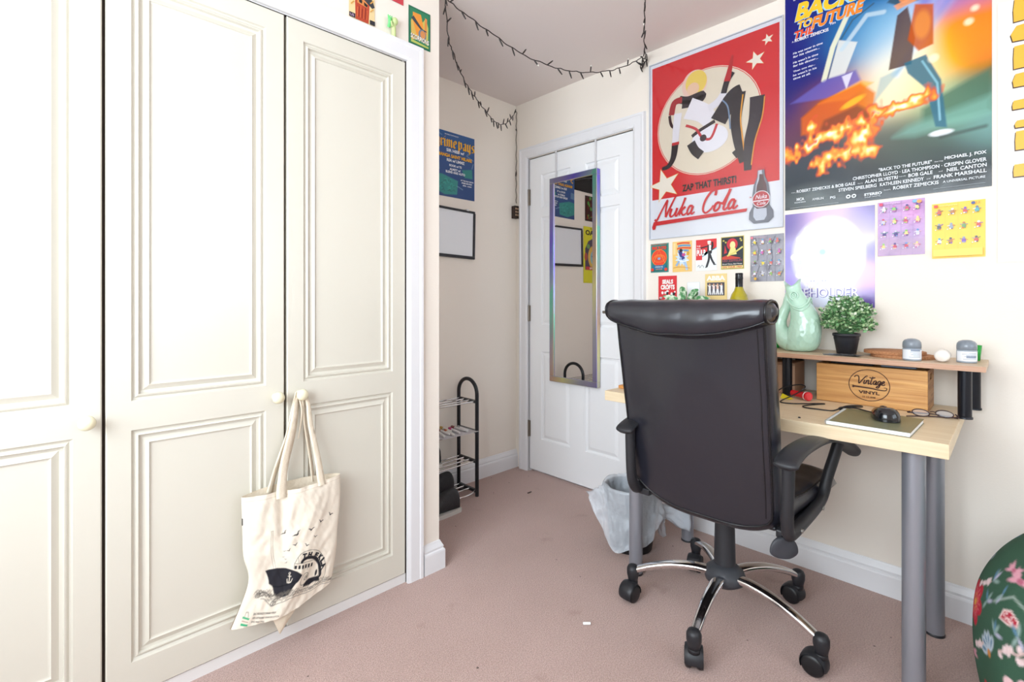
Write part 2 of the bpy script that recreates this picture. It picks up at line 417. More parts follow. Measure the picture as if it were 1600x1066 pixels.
# six-panel room door (its room-side face at X = 2.245)
XD = XR+.004
b = B(); PROF = [(0, 0), (.004, .007), (.014, .009), (.030, .003), (.034, .002)]
cols = [(1.44, 1.70), (1.825, 2.045)]
rects = [(a, c, e, g) for a, c in [(1.472, 1.702), (1.812, 2.042)] for e, g in [(.215, .765), (.93, 1.60), (1.66, 1.865)]]
DB = .012
# mirrored in Y so the face keeps its winding
P3 = lambda y, z, d: (XD+d, (DY0+DY1)-y, z)
rm = [((DY0+DY1)-r[1], (DY0+DY1)-r[0], r[2], r[3]) for r in rects]
panelled(b, P3, DY0+.003, DY1-.003, DB, DZ-.004, rm, PROF)
b.box(XD+.012, XD+.04, DY0+.003, DY1-.003, DB, DZ-.004)
for y in (DY0+.003, DY1-.006): b.box(XD, XD+.014, y, y+.003, DB, DZ-.004)
b.box(XD, XD+.014, DY0+.003, DY1-.003, DZ-.007, DZ-.004); b.box(XD, XD+.014, DY0+.003, DY1-.003, DB, DB+.003)
room_door = struct(b.build('door_1', door_white))
hinge_m = mat('hinge_metal', '8d857c', .35, metal=.9)
for z in (.27, 1.0, 1.735):
    bb = B(); bb.box(XD-.006, XD-.001, DY1-.012, DY1+.012, z-.05, z+.05); bb.tube([(XD-.007, DY1+.001, z-.052), (XD-.007, DY1+.001, z+.052)], .005, 10)
    bb.build('hinge', hinge_m, room_door)
# lever handle on the free side of the door, behind the chair
bb = B(); bb.box(XD-.012, XD, DY0+.035, DY0+.07, .93, 1.07); bb.tube(catmull([(XD-.005, DY0+.052, 1.02), (XD-.045, DY0+.052, 1.02), (XD-.05, DY0+.09, 1.02), (XD-.05, DY0+.16, 1.018)], 5), .008, 10)
bb.build('handle', steel, room_door)
# architrave
AP = [(0, 0), (0, .012), (.012, .017), (.05, .017), (.055, .021), (.066, .020), (.070, 0)]   # (distance from opening, depth)
def architrave(name, P, a0, a1, z1):
    bb = B(); k = len(AP); rows = []
    for (a, z, sa, sz) in ((a0, 0, -1, 0), (a0, z1, -1, 1), (a1, z1, 1, 1), (a1, 0, 1, 0)):
        for d, e in AP: rows.append(P(a+sa*d, z+sz*d, e))
    bb.add(rows, [(i*k+j, (i+1)*k+j, (i+1)*k+j+1, i*k+j+1) for i in range(3) for j in range(k-1)])
    return struct(bb.build(name, white_gloss))
architrave('trim_1', lambda y, z, e: (XR-e, (DY0+DY1)-y, z), DY0-.004, DY1+.004, DZ+.002)
b = B(); b.box(XR+.0, XR+.1, DY0-.004, DY0+.001, 0, DZ+.003); b.box(XR+.0, XR+.1, DY1-.001, DY1+.004, 0, DZ+.003); b.box(XR+.05, XR+.1, DY0, DY1, 0, .008)
struct(b.build('trim_2', white_gloss))

# ------------------------------------------------------------------ fitted wardrobe
ward = thing('fitted_wardrobe', 'cream fitted wardrobe with tall panelled doors along the wall', 'wardrobe', (.4, YW, 0))
dark_in = mat('wardrobe_inside', '4a3c34', .8)
b = B(); x0w, x1w = -.985, 1.012
b.box(x0w, x1w, YA-.02, YA, .04, 1.998); b.box(x0w, x1w, YW+.03, YA, .02, .04); b.box(x1w, x1w+.015, YW+.005, YA, 0, 2.0); b.box(x0w, x1w, YW+.03, YA, 1.998, 2.01)
for x in (.1215, .5685, -.3285): b.box(x-.008, x+.008, YW+.022, YA, .04, 1.998)
b.build('carcass', dark_in, ward)
B().box(x0w, x1w+.012, YW+.006, YW+.03, 0, .034).build('plinth', mat('plinth_white', 'e9e6e4', .5), ward)
b = B()
b.add([], [])
prof = [(0, .0), (.0, .012), (.012, .016), (.050, .016), (.055, .019), (.066, .019), (.072, .0)]
k = len(prof); rows = []
for (x, z, sx, sz) in ((x0w, 1.996, 0, 1), (x1w, 1.996, 1, 1), (x1w, 0, 1, 0)):
    for d, e in prof: rows.append((x+sx*d, YW-e, z+sz*d))
b.add(rows, [(i*k+j, i*k+j+1, (i+1)*k+j+1, (i+1)*k+j) for i in range(2) for j in range(k-1)])
b.build('frame', white_gloss, ward)
DP = [(0, 0), (.003, .006), (.007, .0078), (.012, .003), (.0155, .0022), (.018, .0105), (.025, .0120), (.039, .0045), (.0415, .0085), (.045, .0095)]
knob_m = mat('cream_knob', 'efe6c6', .3, coat=.3)
def knob_mesh(x, z, parent):
    bb = B(); M = Matrix.Rotation(PI/2, 3, 'X')
    bb.lathe([(.010, 0), (.009, .004), (.0065, .010), (.0065, .016), (.012, .019), (.0165, .024), (.0185, .031), (.0165, .038), (.011, .0425), (.005, .0443), (.0001, .0446)], (x, YW, z), 28, 0, M)
    return bb.build('knob', knob_m, parent)
for x0, x1, kx, (uz0, uz1), (lz0, lz1) in ((-.770, -.332, None, (.815, 1.93), (.125, .738)), (-.325, .118, .087, (.815, 1.93), (.125, .738)), (.125, .564, .536, (.815, 1.93), (.125, .738)), (.572, 1.008, .609, (.815, 1.93), (.125, .738))):
    bb = B(); e = .003
    P3 = lambda x, z, d: (x, YW+d, z)
    pr = [(x0+.052, x1-.055, lz0, lz1), (x0+.052, x1-.055, uz0, uz1)]
    panelled(bb, P3, x0+e, x1-e, .037+e, 1.992-e, pr, DP)
    R0 = [P3(x0+e, .037+e, 0), P3(x1-e, .037+e, 0), P3(x1-e, 1.992-e, 0), P3(x0+e, 1.992-e, 0)]
    R1 = [P3(x0, .037, e), P3(x1, .037, e), P3(x1, 1.992, e), P3(x0, 1.992, e)]
    R2 = [P3(x0, .037, .02), P3(x1, .037, .02), P3(x1, 1.992, .02), P3(x0, 1.992, .02)]
    for A_, B_ in ((R1, R0), (R2, R1)):
        for q in range(4): bb.add([A_[q], A_[(q+1) % 4], B_[(q+1) % 4], B_[q]], [(0, 1, 2, 3)])
    bb.add(R2[::-1], [(0, 1, 2, 3)])
    d = bb.build('door', cream_foil, ward)
    if kx: knob_mesh(kx, .778, d)

# ------------------------------------------------------------------ mirror on the door
mt = thing('door_mirror', 'tall narrow mirror with iridescent frame hung on the white door', 'mirror', (2.225, 1.7685, .597))
holo = bpy.data.materials.new('holographic_foil'); holo.use_nodes = True; nt = holo.node_tree; pb = nt.nodes['Principled BSDF']
tc = nt.nodes.new('ShaderNodeTexCoord'); nz_ = nt.nodes.new('ShaderNodeTexNoise'); nz_.inputs['Scale'].default_value = 1.6
sx = nt.nodes.new('ShaderNodeSeparateXYZ'); nt.links.new(tc.outputs['Object'], sx.inputs[0])
lw = nt.nodes.new('ShaderNodeLayerWeight'); lw.inputs[0].default_value = .5
mm = nt.nodes.new('ShaderNodeMath'); mm.operation = 'MULTIPLY_ADD'; mm.inputs[1].default_value = .55; nt.links.new(sx.outputs[2], mm.inputs[0]); nt.links.new(lw.outputs[1], mm.inputs[2])
m5 = nt.nodes.new('ShaderNodeMath'); m5.operation = 'MULTIPLY_ADD'; m5.inputs[1].default_value = 1.1; nt.links.new(sx.outputs[1], m5.inputs[0]); nt.links.new(mm.outputs[0], m5.inputs[2])
fr = nt.nodes.new('ShaderNodeMath'); fr.operation = 'FRACT'; nt.links.new(m5.outputs[0], fr.inputs[0])
rp = nt.nodes.new('ShaderNodeValToRGB'); e = rp.color_ramp.elements
for i, (p, c) in enumerate([(0, '9ab0bc'), (.16, '7a6ad0'), (.28, '9a90bc'), (.45, 'a9a9b4'), (.60, 'd8d49a'), (.70, 'c8a892'), (.82, 'a8a0ac'), (.94, '7cc4b0')]):
    q = e[i] if i < 2 else e.new(p); q.position = p; q.color = (*rgb(c), 1)
nt.links.new(fr.outputs[0], rp.inputs[0]); nt.links.new(rp.outputs[0], pb.inputs['Base Color']); pb.inputs['Metallic'].default_value = .75; pb.inputs['Roughness'].default_value = .28
b = B(); ya, yb, za, zb = 1.595, 1.942, .597, 1.813; fw = .031; xf, xb = 2.207, XR-.001
for y0, y1, z0, z1 in ((ya, yb, za, za+fw), (ya, yb, zb-fw, zb), (ya, ya+fw, za+fw, zb-fw), (yb-fw, yb, za+fw, zb-fw)):
    b.box(xf, xb, y0, y1, z0, z1)
b.build('frame', holo, mt, bevel=.002)
B().box(xf+.008, xb-.004, ya+fw-.002, yb-fw+.002, za+fw-.002, zb-fw+.002).build('mirror_glass', mat('mirror_silver', 'f0f0f0', .01, metal=1), mt)
clear = mat('clear_strap', 'e6e4e6', .3, alpha=.75)
for y in (1.625, 1.915): B().box(2.236, 2.239, y-.006, y+.006, 1.80, 1.985).build('hanging_strap', clear, mt)

# light switch / dark socket in the alcove corner
sw = thing('corner_socket_box', 'small dark brown plug adapter box in the alcove corner', 'plug', (2.22, YA, 1.61))
B().box(2.196, 2.232, YA-.035, YA-.002, 1.612, 1.692).build('body', mat('dark_brown_plastic', '2c1d16', .5), sw, bevel=.003)
for z in (1.632, 1.652, 1.672):
    for x in (2.205, 2.222): B().box(x-.005, x+.004, YA-.037, YA-.034, z-.005, z+.005).build('socket_slot', mat('slot_cream', 'c9a98c', .5), sw)

# ------------------------------------------------------------------ desk
DT = .722
desk = thing('desk', 'pale birch desk on round grey metal legs against the wall', 'desk', (1.92, .62, 0))
B().box(1.62, 2.222, .108, 1.132, DT-.038, DT, 0).build('table_top', [birch], desk, bevel=.0015)
for sx_, sy_ in ((1.70, .185), (2.085, .175), (1.70, 1.04), (2.10, 1.02)):
    bb = B(); bb.lathe([(.026, .008), (.026, DT-.04)], (sx_, sy_, 0), 32); bb.lathe([(.045, DT-.041), (.045, DT-.0385), (.0001, DT-.0384)], (sx_, sy_, 0), 32)
    lg = bb.build('leg', grey_leg, desk)
    B().lathe([(.0275, .0005), (.0275, .006), (.024, .010)], (sx_, sy_, 0), 32).build('foot', black_plastic, lg)
# raised shelf standing on the desk
SH = .886
sh = thing('raised_shelf', 'raised laminate desk shelf on black tube posts above the desk top', 'shelf', (2.11, .58, DT))
bb = B(); bb.box(1.985, 2.234, .052, 1.125, SH-.017, SH, 0)
bd = bb.build('board', shelf_top, sh, bevel=.0008)
B().box(1.9835, 1.9852, .052, 1.125, SH-.0165, SH-.0005).build('edge_band', shelf_edge, bd)
blackgloss = mat('black_tube', '1d1f26', .28, metal=.4)
for x, y in ((2.015, .099), (2.205, .086), (2.03, .592), (2.214, .600), (2.02, 1.08), (2.205, 1.08)):
    bb = B(); bb.lathe([(.0165, DT+.004), (.0165, SH-.018)], (x, y, 0), 28); bb.lathe([(.019, DT+.0005), (.019, DT+.006), (.0165, DT+.008)], (x, y, 0), 28)
    bb.build('post', blackgloss, sh)

# wooden crate with burnt logo
def wood(name, c1, c2, sc=(2, 1.2, 26)):
    if name in _m: return _m[name]
    m = bpy.data.materials.new(name); m.use_nodes = True; nt = m.node_tree; b = nt.nodes['Principled BSDF']
    tc = nt.nodes.new('ShaderNodeTexCoord'); mp = nt.nodes.new('ShaderNodeMapping'); mp.inputs['Scale'].default_value = sc
    n = nt.nodes.new('ShaderNodeTexNoise'); n.inputs['Scale'].default_value = 3.2; n.inputs['Detail'].default_value = 6; n.inputs['Distortion'].default_value = .6
    r = nt.nodes.new('ShaderNodeValToRGB'); e = r.color_ramp.elements; e[0].position = .3; e[1].position = .7; e[0].color = (*rgb(c1), 1); e[1].color = (*rgb(c2), 1)
    nt.links.new(tc.outputs['Object'], mp.inputs[0]); nt.links.new(mp.outputs[0], n.inputs['Vector']); nt.links.new(n.outputs[0], r.inputs[0]); nt.links.new(r.outputs[0], b.inputs['Base Color'])
    u = nt.nodes.new('ShaderNodeBump'); u.inputs['Strength'].default_value = .35; u.inputs['Distance'].default_value = .004; nt.links.new(n.outputs[0], u.inputs['Height']); nt.links.new(u.outputs[0], b.inputs['Normal'])
    b.inputs['Roughness'].default_value = .55; _m[name] = m; return m
oak = wood('crate_pine', 'b87f45', 'dba765'); burn = mat('burnt_brown_ink', '43261c', .7)
CX0, CX1, CY0, CY1, CZ0, CZ1 = 2.016, 2.19, .185, .492, DT+.001, .856
crate = thing('wooden_crate', 'long wooden storage crate with dark oval logo under the raised shelf', 'crate', (2.11, .34, DT))
t_ = .011; zm = .792
bb = B()
for a_, c_ in ((CZ0, zm-.0006), (zm+.0006, CZ1)):
    bb.box(CX1-t_, CX1, CY0+t_, CY1-t_, a_, c_)
bb.box(CX0+t_, CX1-t_, CY0+t_, CY1-t_, CZ0, CZ0+.008)
bb.build('body', oak, crate, bevel=.0012)
fp = B().box(CX0, CX0+t_, CY0, CY1, CZ0, CZ1).build('front_panel', oak, crate, bevel=.0015)
for y0 in (CY0, CY1-t_):
    bb = B(); x0, x1 = CX0+t_, CX1
    for a_, c_ in ((CZ0, zm-.0006),): bb.box(x0, x1, y0, y0+t_, a_, c_)
    mx_ = (x0+x1)/2; bb.box(x0, mx_-.032, y0, y0+t_, zm+.0006, CZ1); bb.box(mx_+.032, x1, y0, y0+t_, zm+.0006, CZ1)
    bb.box(mx_-.032, mx_+.032, y0, y0+t_, zm+.0006, .822); bb.box(mx_-.032, mx_+.032, y0, y0+t_, .841, CZ1)
    bb.build('end_panel', wood('crate_end_grain', '8a5f3c', 'b98a5a', (2, 2, 26)), crate, bevel=.001)
lg = Print.__new__(Print); lg.w = lg.h = .1; lg.t = .0003; lg.k = 0; lg.b = B(); lg.mats = []; lg.rough = .7; lg.canvas = None
n_ = 64; rx_, ry_ = .051, .0475; lw_ = .0021
vs = []; 
for k in range(n_):
    c_, s_ = math.cos(2*PI*k/n_), math.sin(2*PI*k/n_); vs += [(rx_*c_, ry_*s_, .0004), ((rx_-lw_)*c_, (ry_-lw_)*s_, .0004)]
lg.b.add(vs, [(2*k, (2*k+2) % (2*n_), (2*k+3) % (2*n_), 2*k+1) for k in range(n_)], lg.mi(burn))
def script(P, segs, x, y, sc, col, wd, shear=.25):
    for pts in segs:
        P.stroke([(x+(a+b_*shear)*sc, y+b_*sc) for a, b_ in pts], wd, col)
VINT = [[(-.55, .75), (-.45, .95), (-.2, .95), (-.05, .7), (.12, 0), (.35, .45), (.62, .95), (.8, 1.0)],
        [(.62, .5), (.6, .1), (.68, .0), (.8, .15)], [(.74, .72), (.76, .76)],
        [(.82, .5), (.84, .0)], [(.84, .25), (.95, .48), (1.06, .45), (1.06, .1), (1.12, 0), (1.22, .12)],
        [(1.34, .98), (1.3, .3), (1.33, .02), (1.43, .02), (1.5, .12)], [(1.02, .86), (1.3, .78), (1.62, .9)],
        [(1.86, .42), (1.72, .5), (1.58, .3), (1.64, .04), (1.78, .06), (1.88, .4), (1.86, .08), (1.92, 0), (2.0, .1)],
        [(2.3, .42), (2.16, .5), (2.03, .3), (2.1, .06), (2.22, .1), (2.32, .42), (2.3, -.15), (2.2, -.38), (2.02, -.34), (2.1, -.18), (2.44, .1)],
        [(2.46, .22), (2.62, .3), (2.66, .46), (2.56, .5), (2.46, .32), (2.52, .04), (2.68, .02), (2.8, .14)],
        ]
script(lg, VINT, -.0275, .0035, .0235, burn, .0030)
lg.stroke([(-.038, -.006), (-.02, -.007), (.005, -.0085), (.024, -.011), (.04, -.011), (.043, -.004), (.036, -.0035)], lambda k: .0034*(1-k)+.0012, burn)
lg.poly([(-.038, -.0025), (-.034, -.006), (-.038, -.0105), (-.0425, -.009), (-.0405, -.006), (-.043, -.0035)], burn)
lg.text('VINYL', 0, -.0265, .052, .0095, burn, bold=.04, align='c'); lg.text('33 1/3 RPM', 0, -.0375, .032, .0045, burn, bold=.02, align='c')
o = lg.b.build('logo', lg.mats, fp, world=False)
lg_loc = Vector((CX0-.0003, .337, .7935)); o.location = lg_loc; o.scale = (1.13, 1.13, 1); o.rotation_euler = WALLM['R'].to_euler()
# dark things lying on the crate
tag(B().box(2.05, 2.15, .33, .455, CZ1, CZ1+.006).build('black_case', black_plastic, bevel=.002), 'flat black case lying on the wooden crate under the shelf', 'case')
tag(B().box(2.045, 2.12, .215, .31, CZ1, CZ1+.0065).build('grey_tin', mat('grey_metal_tin', '5d6470', .35, metal=.6), bevel=.002), 'flat grey tin lying on the wooden crate beside the black case', 'tin')
# cardboard box behind the shelf post
card = mat('cardboard', 'c39e82', .8, bump=.05, bscale=120)
cb = thing('cardboard_box', 'closed brown cardboard box standing on the desk under the shelf', 'box', (2.1, .72, DT))
B().box(2.06, 2.185, .575, .86, DT+.001, .842).build('body', card, cb, bevel=.002)
B().box(2.0588, 2.0605, .575, .86, .832, .842).build('lid_edge', mat('cardboard_dark', '9c7a62', .8), cb)
# kazoo-like red torch and tag
red = mat('red_plastic', 'd8222c', .3)
rt = thing('red_torch', 'small red plastic torch with white ring beside the crate', 'torch', (1.99, .53, DT))
A_ = Vector((2.004, .566, .7388)); D_ = Vector((1.962, .500, .7388)); dd = (D_-A_).normalized()
bb = B(); bb.tube([A_, A_+dd*.055], [.011, .0115], 20); bb.tube([A_+dd*.055, A_+dd*.06, A_+dd*.075], [.0115, .0155, .0155], 24); bb.build('body', red, rt)
B().tube([A_+dd*.0635, A_+dd*.0665], .0159, 24).build('ring', mat('white_plastic', 'f4f4f4', .35), rt)
B().tube([A_+dd*.075, A_+dd*.0785], [.0135, .012], 24).build('lens_cap', mat('red_cap', 'e84a50', .25), rt)
yt = thing('yellow_tag', 'small yellow card tag lying folded beside the red torch', 'tag', (1.96, .575, DT))
bb = B(); bb.add([(1.95, .592, .7235), (1.975, .592, .737), (1.965, .552, .7235), (1.94, .56, .7232), (1.951, .592, .7229), (1.976, .592, .7364), (1.966, .552, .7229), (1.94, .56, .7226)], [(0, 1, 2, 3), (7, 6, 5, 4), (0, 4, 5, 1), (1, 5, 6, 2), (2, 6, 7, 3), (3, 7, 4, 0)])
bb.build('card', mat('yellow_card', 'f0de2c', .5), yt)
# notebook with ring binding
nb = thing('ring_notebook', 'ring-bound notebook with olive cover lying on the desk', 'notebook', (1.75, .28, DT))
q0, q1, q2, q3 = (1.60, .372), (1.583, .178), (1.838, .186), (1.897, .372)   # near-binding, near, far, far-binding corners
def slab(bb, q, z0, z1, m=0):
    n = len(q); bb.add([(x, y, z0) for x, y in q]+[(x, y, z1) for x, y in q], [tuple(range(n))[::-1] if False else tuple(range(n)), tuple(range(n, 2*n))]+[(k, (k+1) % n, (k+1) % n+n, k+n) for k in range(n)], m)
qq = [(1.634, .376), (1.630, .184), (1.85, .178), (1.862, .370)]
def ins(q, d): 
    cx = sum(a for a, _ in q)/4; cy = sum(b_ for _, b_ in q)/4; return [(cx+(a-cx)*(1-d), cy+(b_-cy)*(1-d)) for a, b_ in q]
bb = B(); slab(bb, ins(qq, .015), DT+.0015, DT+.0115); bb.build('pages', mat('paper_white', 'f2f2f4', .6, bump=.3, bscale=30, stretch=(1, 1, 60)), nb)
bb = B(); slab(bb, qq, DT+.0118, DT+.013); slab(bb, qq, DT+.0003, DT+.0014); bb.build('cover', mat('olive_cover', '77785a', .35), nb)
bb = B()
for k in range(28):
    y = 1.638+k*.0076; bb.tube([(y, .371+.008*math.cos(a), DT+.0072+.0068*math.sin(a)) for a in np.linspace(0, 2*PI, 11)[:-1]], .0009, 5, closed=True)
bb.build('ring_binding', steel, nb)
for y in (.215, .25): B().box(1.848, 1.860, y, y+.012, DT+.006, DT+.0068).build('divider_tab', mat('pale_tab', 'dfe3ea', .5), nb)
# computer mouse
ms = thing('computer_mouse', 'black glossy computer mouse on the olive notebook', 'mouse', (1.77, .25, DT+.013))
MM = Matrix.Rotation(math.radians(25), 3, 'Z')
def mouse_fn(u, v):
    th = 2*PI*u; ph = PI/2*v; s_ = math.copysign(abs(math.cos(th))**.8, math.cos(th)); c_ = math.copysign(abs(math.sin(th))**.8, math.sin(th))
    r = math.sin(ph)**.55; p = MM @ Vector((.052*s_*r, .031*c_*r*(1-.12*s_), .034*math.cos(ph)**.8*(1-.25*s_*r)))
    return (1.765+p.x, .258+p.y, DT+.0145+p.z)
bb = B().grid(mouse_fn, 40, 16, cu=True); bb.build('body', mat('gloss_black', '15161a', .18, coat=.5), ms)
bb = B(); 
p0 = [MM @ Vector((x, 0, z)) for x, z in ((.048, .020), (.03, .0295), (.01, .0345), (-.012, .036))]
bb.tube([(1.765+p.x, .258+p.y, DT+.0145+p.z) for p in p0], .0022, 8); bb.build('scroll_strip', mat('mouse_grey', '3c3e45', .3), ms)
# its cable, a thing that runs over the desk
zc = DT+.0026
cab = catmull([(1.808, .284, DT+.02), (1.835, .31, DT+.0165), (1.86, .345, DT+.0165), (1.868, .372, DT+.012), (1.878, .392, zc), (1.915, .398, zc), (1.952, .372, zc), (1.947, .345, zc+.004), (1.905, .342, DT+.018), (1.862, .372, DT+.0185), (1.842, .402, zc), (1.83, .44, zc), (1.83, .48, zc), (1.86, .49, zc), (1.92, .462, zc), (1.942, .45, zc), (1.92, .478, zc), (1.87, .525, zc), (1.862, .56, zc), (1.90, .572, zc), (1.955, .545, DT+.02), (1.985, .52, DT+.045), (2.0, .545, DT+.05), (1.99, .60, DT+.03), (1.93, .615, zc), (1.905, .60, zc), (1.885, .625, zc), (1.90, .66, zc), (1.88, .70, zc), (1.9, .74, zc), (1.94, .78, zc)], 6)
tag(B().tube(cab, .0021, 8).build('mouse_cable', mat('cable_black', '1b1a1c', .45)), 'thin black cable winding across the desk from the mouse', 'cable')
# folded spectacles
gs = thing('reading_glasses', 'folded dark-rimmed reading glasses lying on the desk beside the notebook', 'glasses', (1.95, .17, DT))
gm = mat('tortoise_frame', '3a2a2c', .3); glm = mat('spectacle_lens', 'cfd3dc', .05, alpha=.35)
for cy_ in (.195, .142):
    R_ = [(1.945+(.195-cy_)*.5+.004*math.cos(a), cy_+.021*math.cos(a), DT+.0135+.0105*math.sin(a)) for a in np.linspace(0, 2*PI, 25)[:-1]]
    rm_ = B().tube(R_, .0016, 8, closed=True).build('rim', gm, gs); B().add(R_, [tuple(range(24))]).build('lens', glm, rm_)
B().tube(catmull([(1.955, .175, DT+.017), (1.958, .1685, DT+.019), (1.962, .162, DT+.017)], 4), .0014, 8).build('bridge', gm, gs)
for dz, (xa, ya_, xb_, yb_) in ((.010, (1.938, .219, 1.985, .112)), (.005, (1.978, .118, 1.918, .226))):
    B().tube(catmull([(xa, ya_, DT+.015), (xa+.006, ya_+(.004 if dz > .006 else -.004), DT+dz), ((xa+xb_)/2+.01, (ya_+yb_)/2, DT+dz-.001), (xb_, yb_, DT+.0025)], 6), .0018, 8).build('temple', gm, gs)
# orange wooden block at the far end of the desk
tag(B().box(1.70, 1.80, 1.085, 1.122, DT+.0005, DT+.013).build('wooden_coaster', wood('orange_wood', 'b5702f', 'd99a55', (6, 6, 3)), bevel=.002), 'small orange wooden block at the desk end near the door mirror', 'block')
# black mark: screw cap
tag(B().lathe([(.004, 0), (.003, .003), (.0001, .0035)], (1.665, .452, DT+.0003), 12).build('black_crumb', black_plastic), 'tiny black plastic bit on the front of the desk top', 'bit')

# ------------------------------------------------------------------ things on the raised shelf
# fish jug
jade = bpy.data.materials.new('celadon_glaze'); jade.use_nodes = True; nt = jade.node_tree; pb = nt.nodes['Principled BSDF']
pb.inputs['Base Color'].default_value = (*rgb('b9dcc6'), 1); pb.inputs['Roughness'].default_value = .16; pb.inputs['Coat Weight'].default_value = .6
tc = nt.nodes.new('ShaderNodeTexCoord'); vo = nt.nodes.new('ShaderNodeTexVoronoi'); vo.inputs['Scale'].default_value = 85
mp = nt.nodes.new('ShaderNodeMapping'); mp.inputs['Scale'].default_value = (1, 1, .7)
sz = nt.nodes.new('ShaderNodeSeparateXYZ'); nt.links.new(tc.outputs['Object'], sz.inputs[0])
fd = nt.nodes.new('ShaderNodeMapRange'); fd.inputs[1].default_value = SH+.17; fd.inputs[2].default_value = SH+.12; fd.inputs[4].default_value = .45; nt.links.new(sz.outputs[2], fd.inputs[0])
bu = nt.nodes.new('ShaderNodeBump'); bu.inputs['Distance'].default_value = .004
nt.links.new(tc.outputs['Object'], mp.inputs[0]); nt.links.new(mp.outputs[0], vo.inputs['Vector']); nt.links.new(vo.outputs['Distance'], bu.inputs['Height']); nt.links.new(fd.outputs[0], bu.inputs['Strength']); nt.links.new(bu.outputs[0], pb.inputs['Normal'])
# local frame: a = along -Y (to the viewer's right), z up; standing at (2.10, .575)
jug = thing('fish_jug', 'pale green glazed fish-shaped jug with curled tail on the shelf', 'jug', (2.10, .575, SH))
ja = math.radians(-14)
JM = lambda a, d, z: (2.105-d*math.cos(ja)-a*math.sin(ja)*-1*.0, .575-a, SH+z)
bb = B()
# body: stacked ovals whose centres wander
prof = [(.0005, .004, .030, .030), (.004, .006, .046, .046), (.02, .010, .058, .055), (.05, .016, .060, .058), (.085, .022, .056, .055), (.115, .024, .051, .050), (.145, .020, .046, .046), (.175, .010, .040, .041), (.205, -.004, .034, .035), (.235, -.016, .028, .029), (.252, -.020, .027, .027), (.262, -.021, .030, .029)]
def ovals(prof, nu=36):
    P = catmull([(z, a, 0) for z, a, r, s_ in prof], 4); Rr = catmull([(r, s_, 0) for z, a, r, s_ in prof], 4)
    return P, Rr
P_, R_ = ovals(prof)
nr = len(P_)
def jfn(i, u):
    z, a = P_[i].x, P_[i].y; r, s_ = R_[i].x, R_[i].y
    th = 2*PI*u; lip = 0
    if z > .235: lip = (z-.235)/.027*(.012*math.cos(2*th)+.004*math.cos(th))
    return JM(a+r*math.cos(th), s_*math.sin(th), z+lip)
vs = [jfn(i, u/36) for i in range(nr) for u in range(36)]
fs = [(i*36+k, i*36+(k+1) % 36, (i+1)*36+(k+1) % 36, (i+1)*36+k) for i in range(nr-1) for k in range(36)]
bb.add(vs, fs, 0, True); bb.add(vs[:36], [tuple(range(36))[::-1]])
# inner throat so the mouth reads hollow
vin = []
for i, (z, a, r) in enumerate(((.262, -.021, .026), (.24, -.018, .022), (.19, 0, .03), (.1, .02, .035))):
    for u in range(36):
        th = 2*PI*u/36; lip = (.012*math.cos(2*th)+.004*math.cos(th)) if i == 0 else 0
        vin.append(JM(a+r*math.cos(th), r*math.sin(th), z+lip))
bb.add(vs[-36:]+vin, [((i)*36+k, i*36+(k+1) % 36, (i+1)*36+(k+1) % 36, (i+1)*36+k) for i in range(4) for k in range(36)], 0, True)
jb = bb.build('body', jade, jug)
bb = B()
tl = catmull([JM(a, 0, z) for a, z in ((-.012, .030), (-.040, .045), (-.062, .075), (-.064, .110), (-.052, .145), (-.040, .175), (-.032, .205), (-.036, .232))], 6)
tr_ = [.040, .040, .030, .023, .019, .017, .018, .008]; rr = [p.x for p in catmull([(r, 0, 0) for r in tr_], 6)]
bb.tube(tl, rr, 20, flat=1.0); bb.build('tail', jade, jug)
for s_ in (-1, 1):   # raised eye rings, gill and fin on both sides
    for rr_, q in ((.0135, .0028), (.0068, .0028), (.0015, .0028)):
        bb = B(); bb.tube([JM(-.006+rr_*math.cos(t), s_*(-.0335-.0*rr_), .212+rr_*1.15*math.sin(t)) for t in np.linspace(0, 2*PI, 19)[:-1]], q, 8, closed=True); bb.build('eye', jade, jb)
    for k_, (o1, o2) in enumerate(((0, 0), (.007, -.011))):
        bb = B(); G = [(-.030+o1, .195+o2, .026), (-.010+o1, .176+o2, .040), (.016+o1, .168+o2, .0435), (.037+o1*.4, .185+o2, .027), (.040, .205+o2, .006)]
        bb.tube(catmull([JM(a, -s_*d, z) for a, z, d in G], 5), .0042, 8); bb.build('gill', jade, jb)
    bb = B()
    for k_ in range(5):
        t0 = -1.0+k_*.28
        bb.tube([JM(.040, -s_*.028, .14), JM(.052+.004*k_, -s_*(.024), .118), JM(.062+.0*k_, -s_*(.014), .096-.004*k_+.01*k_)], [.005, .0045, .002], 8)
    bb.build('fin', jade, jb)

def rnd(a, b): return random.uniform(a, b)
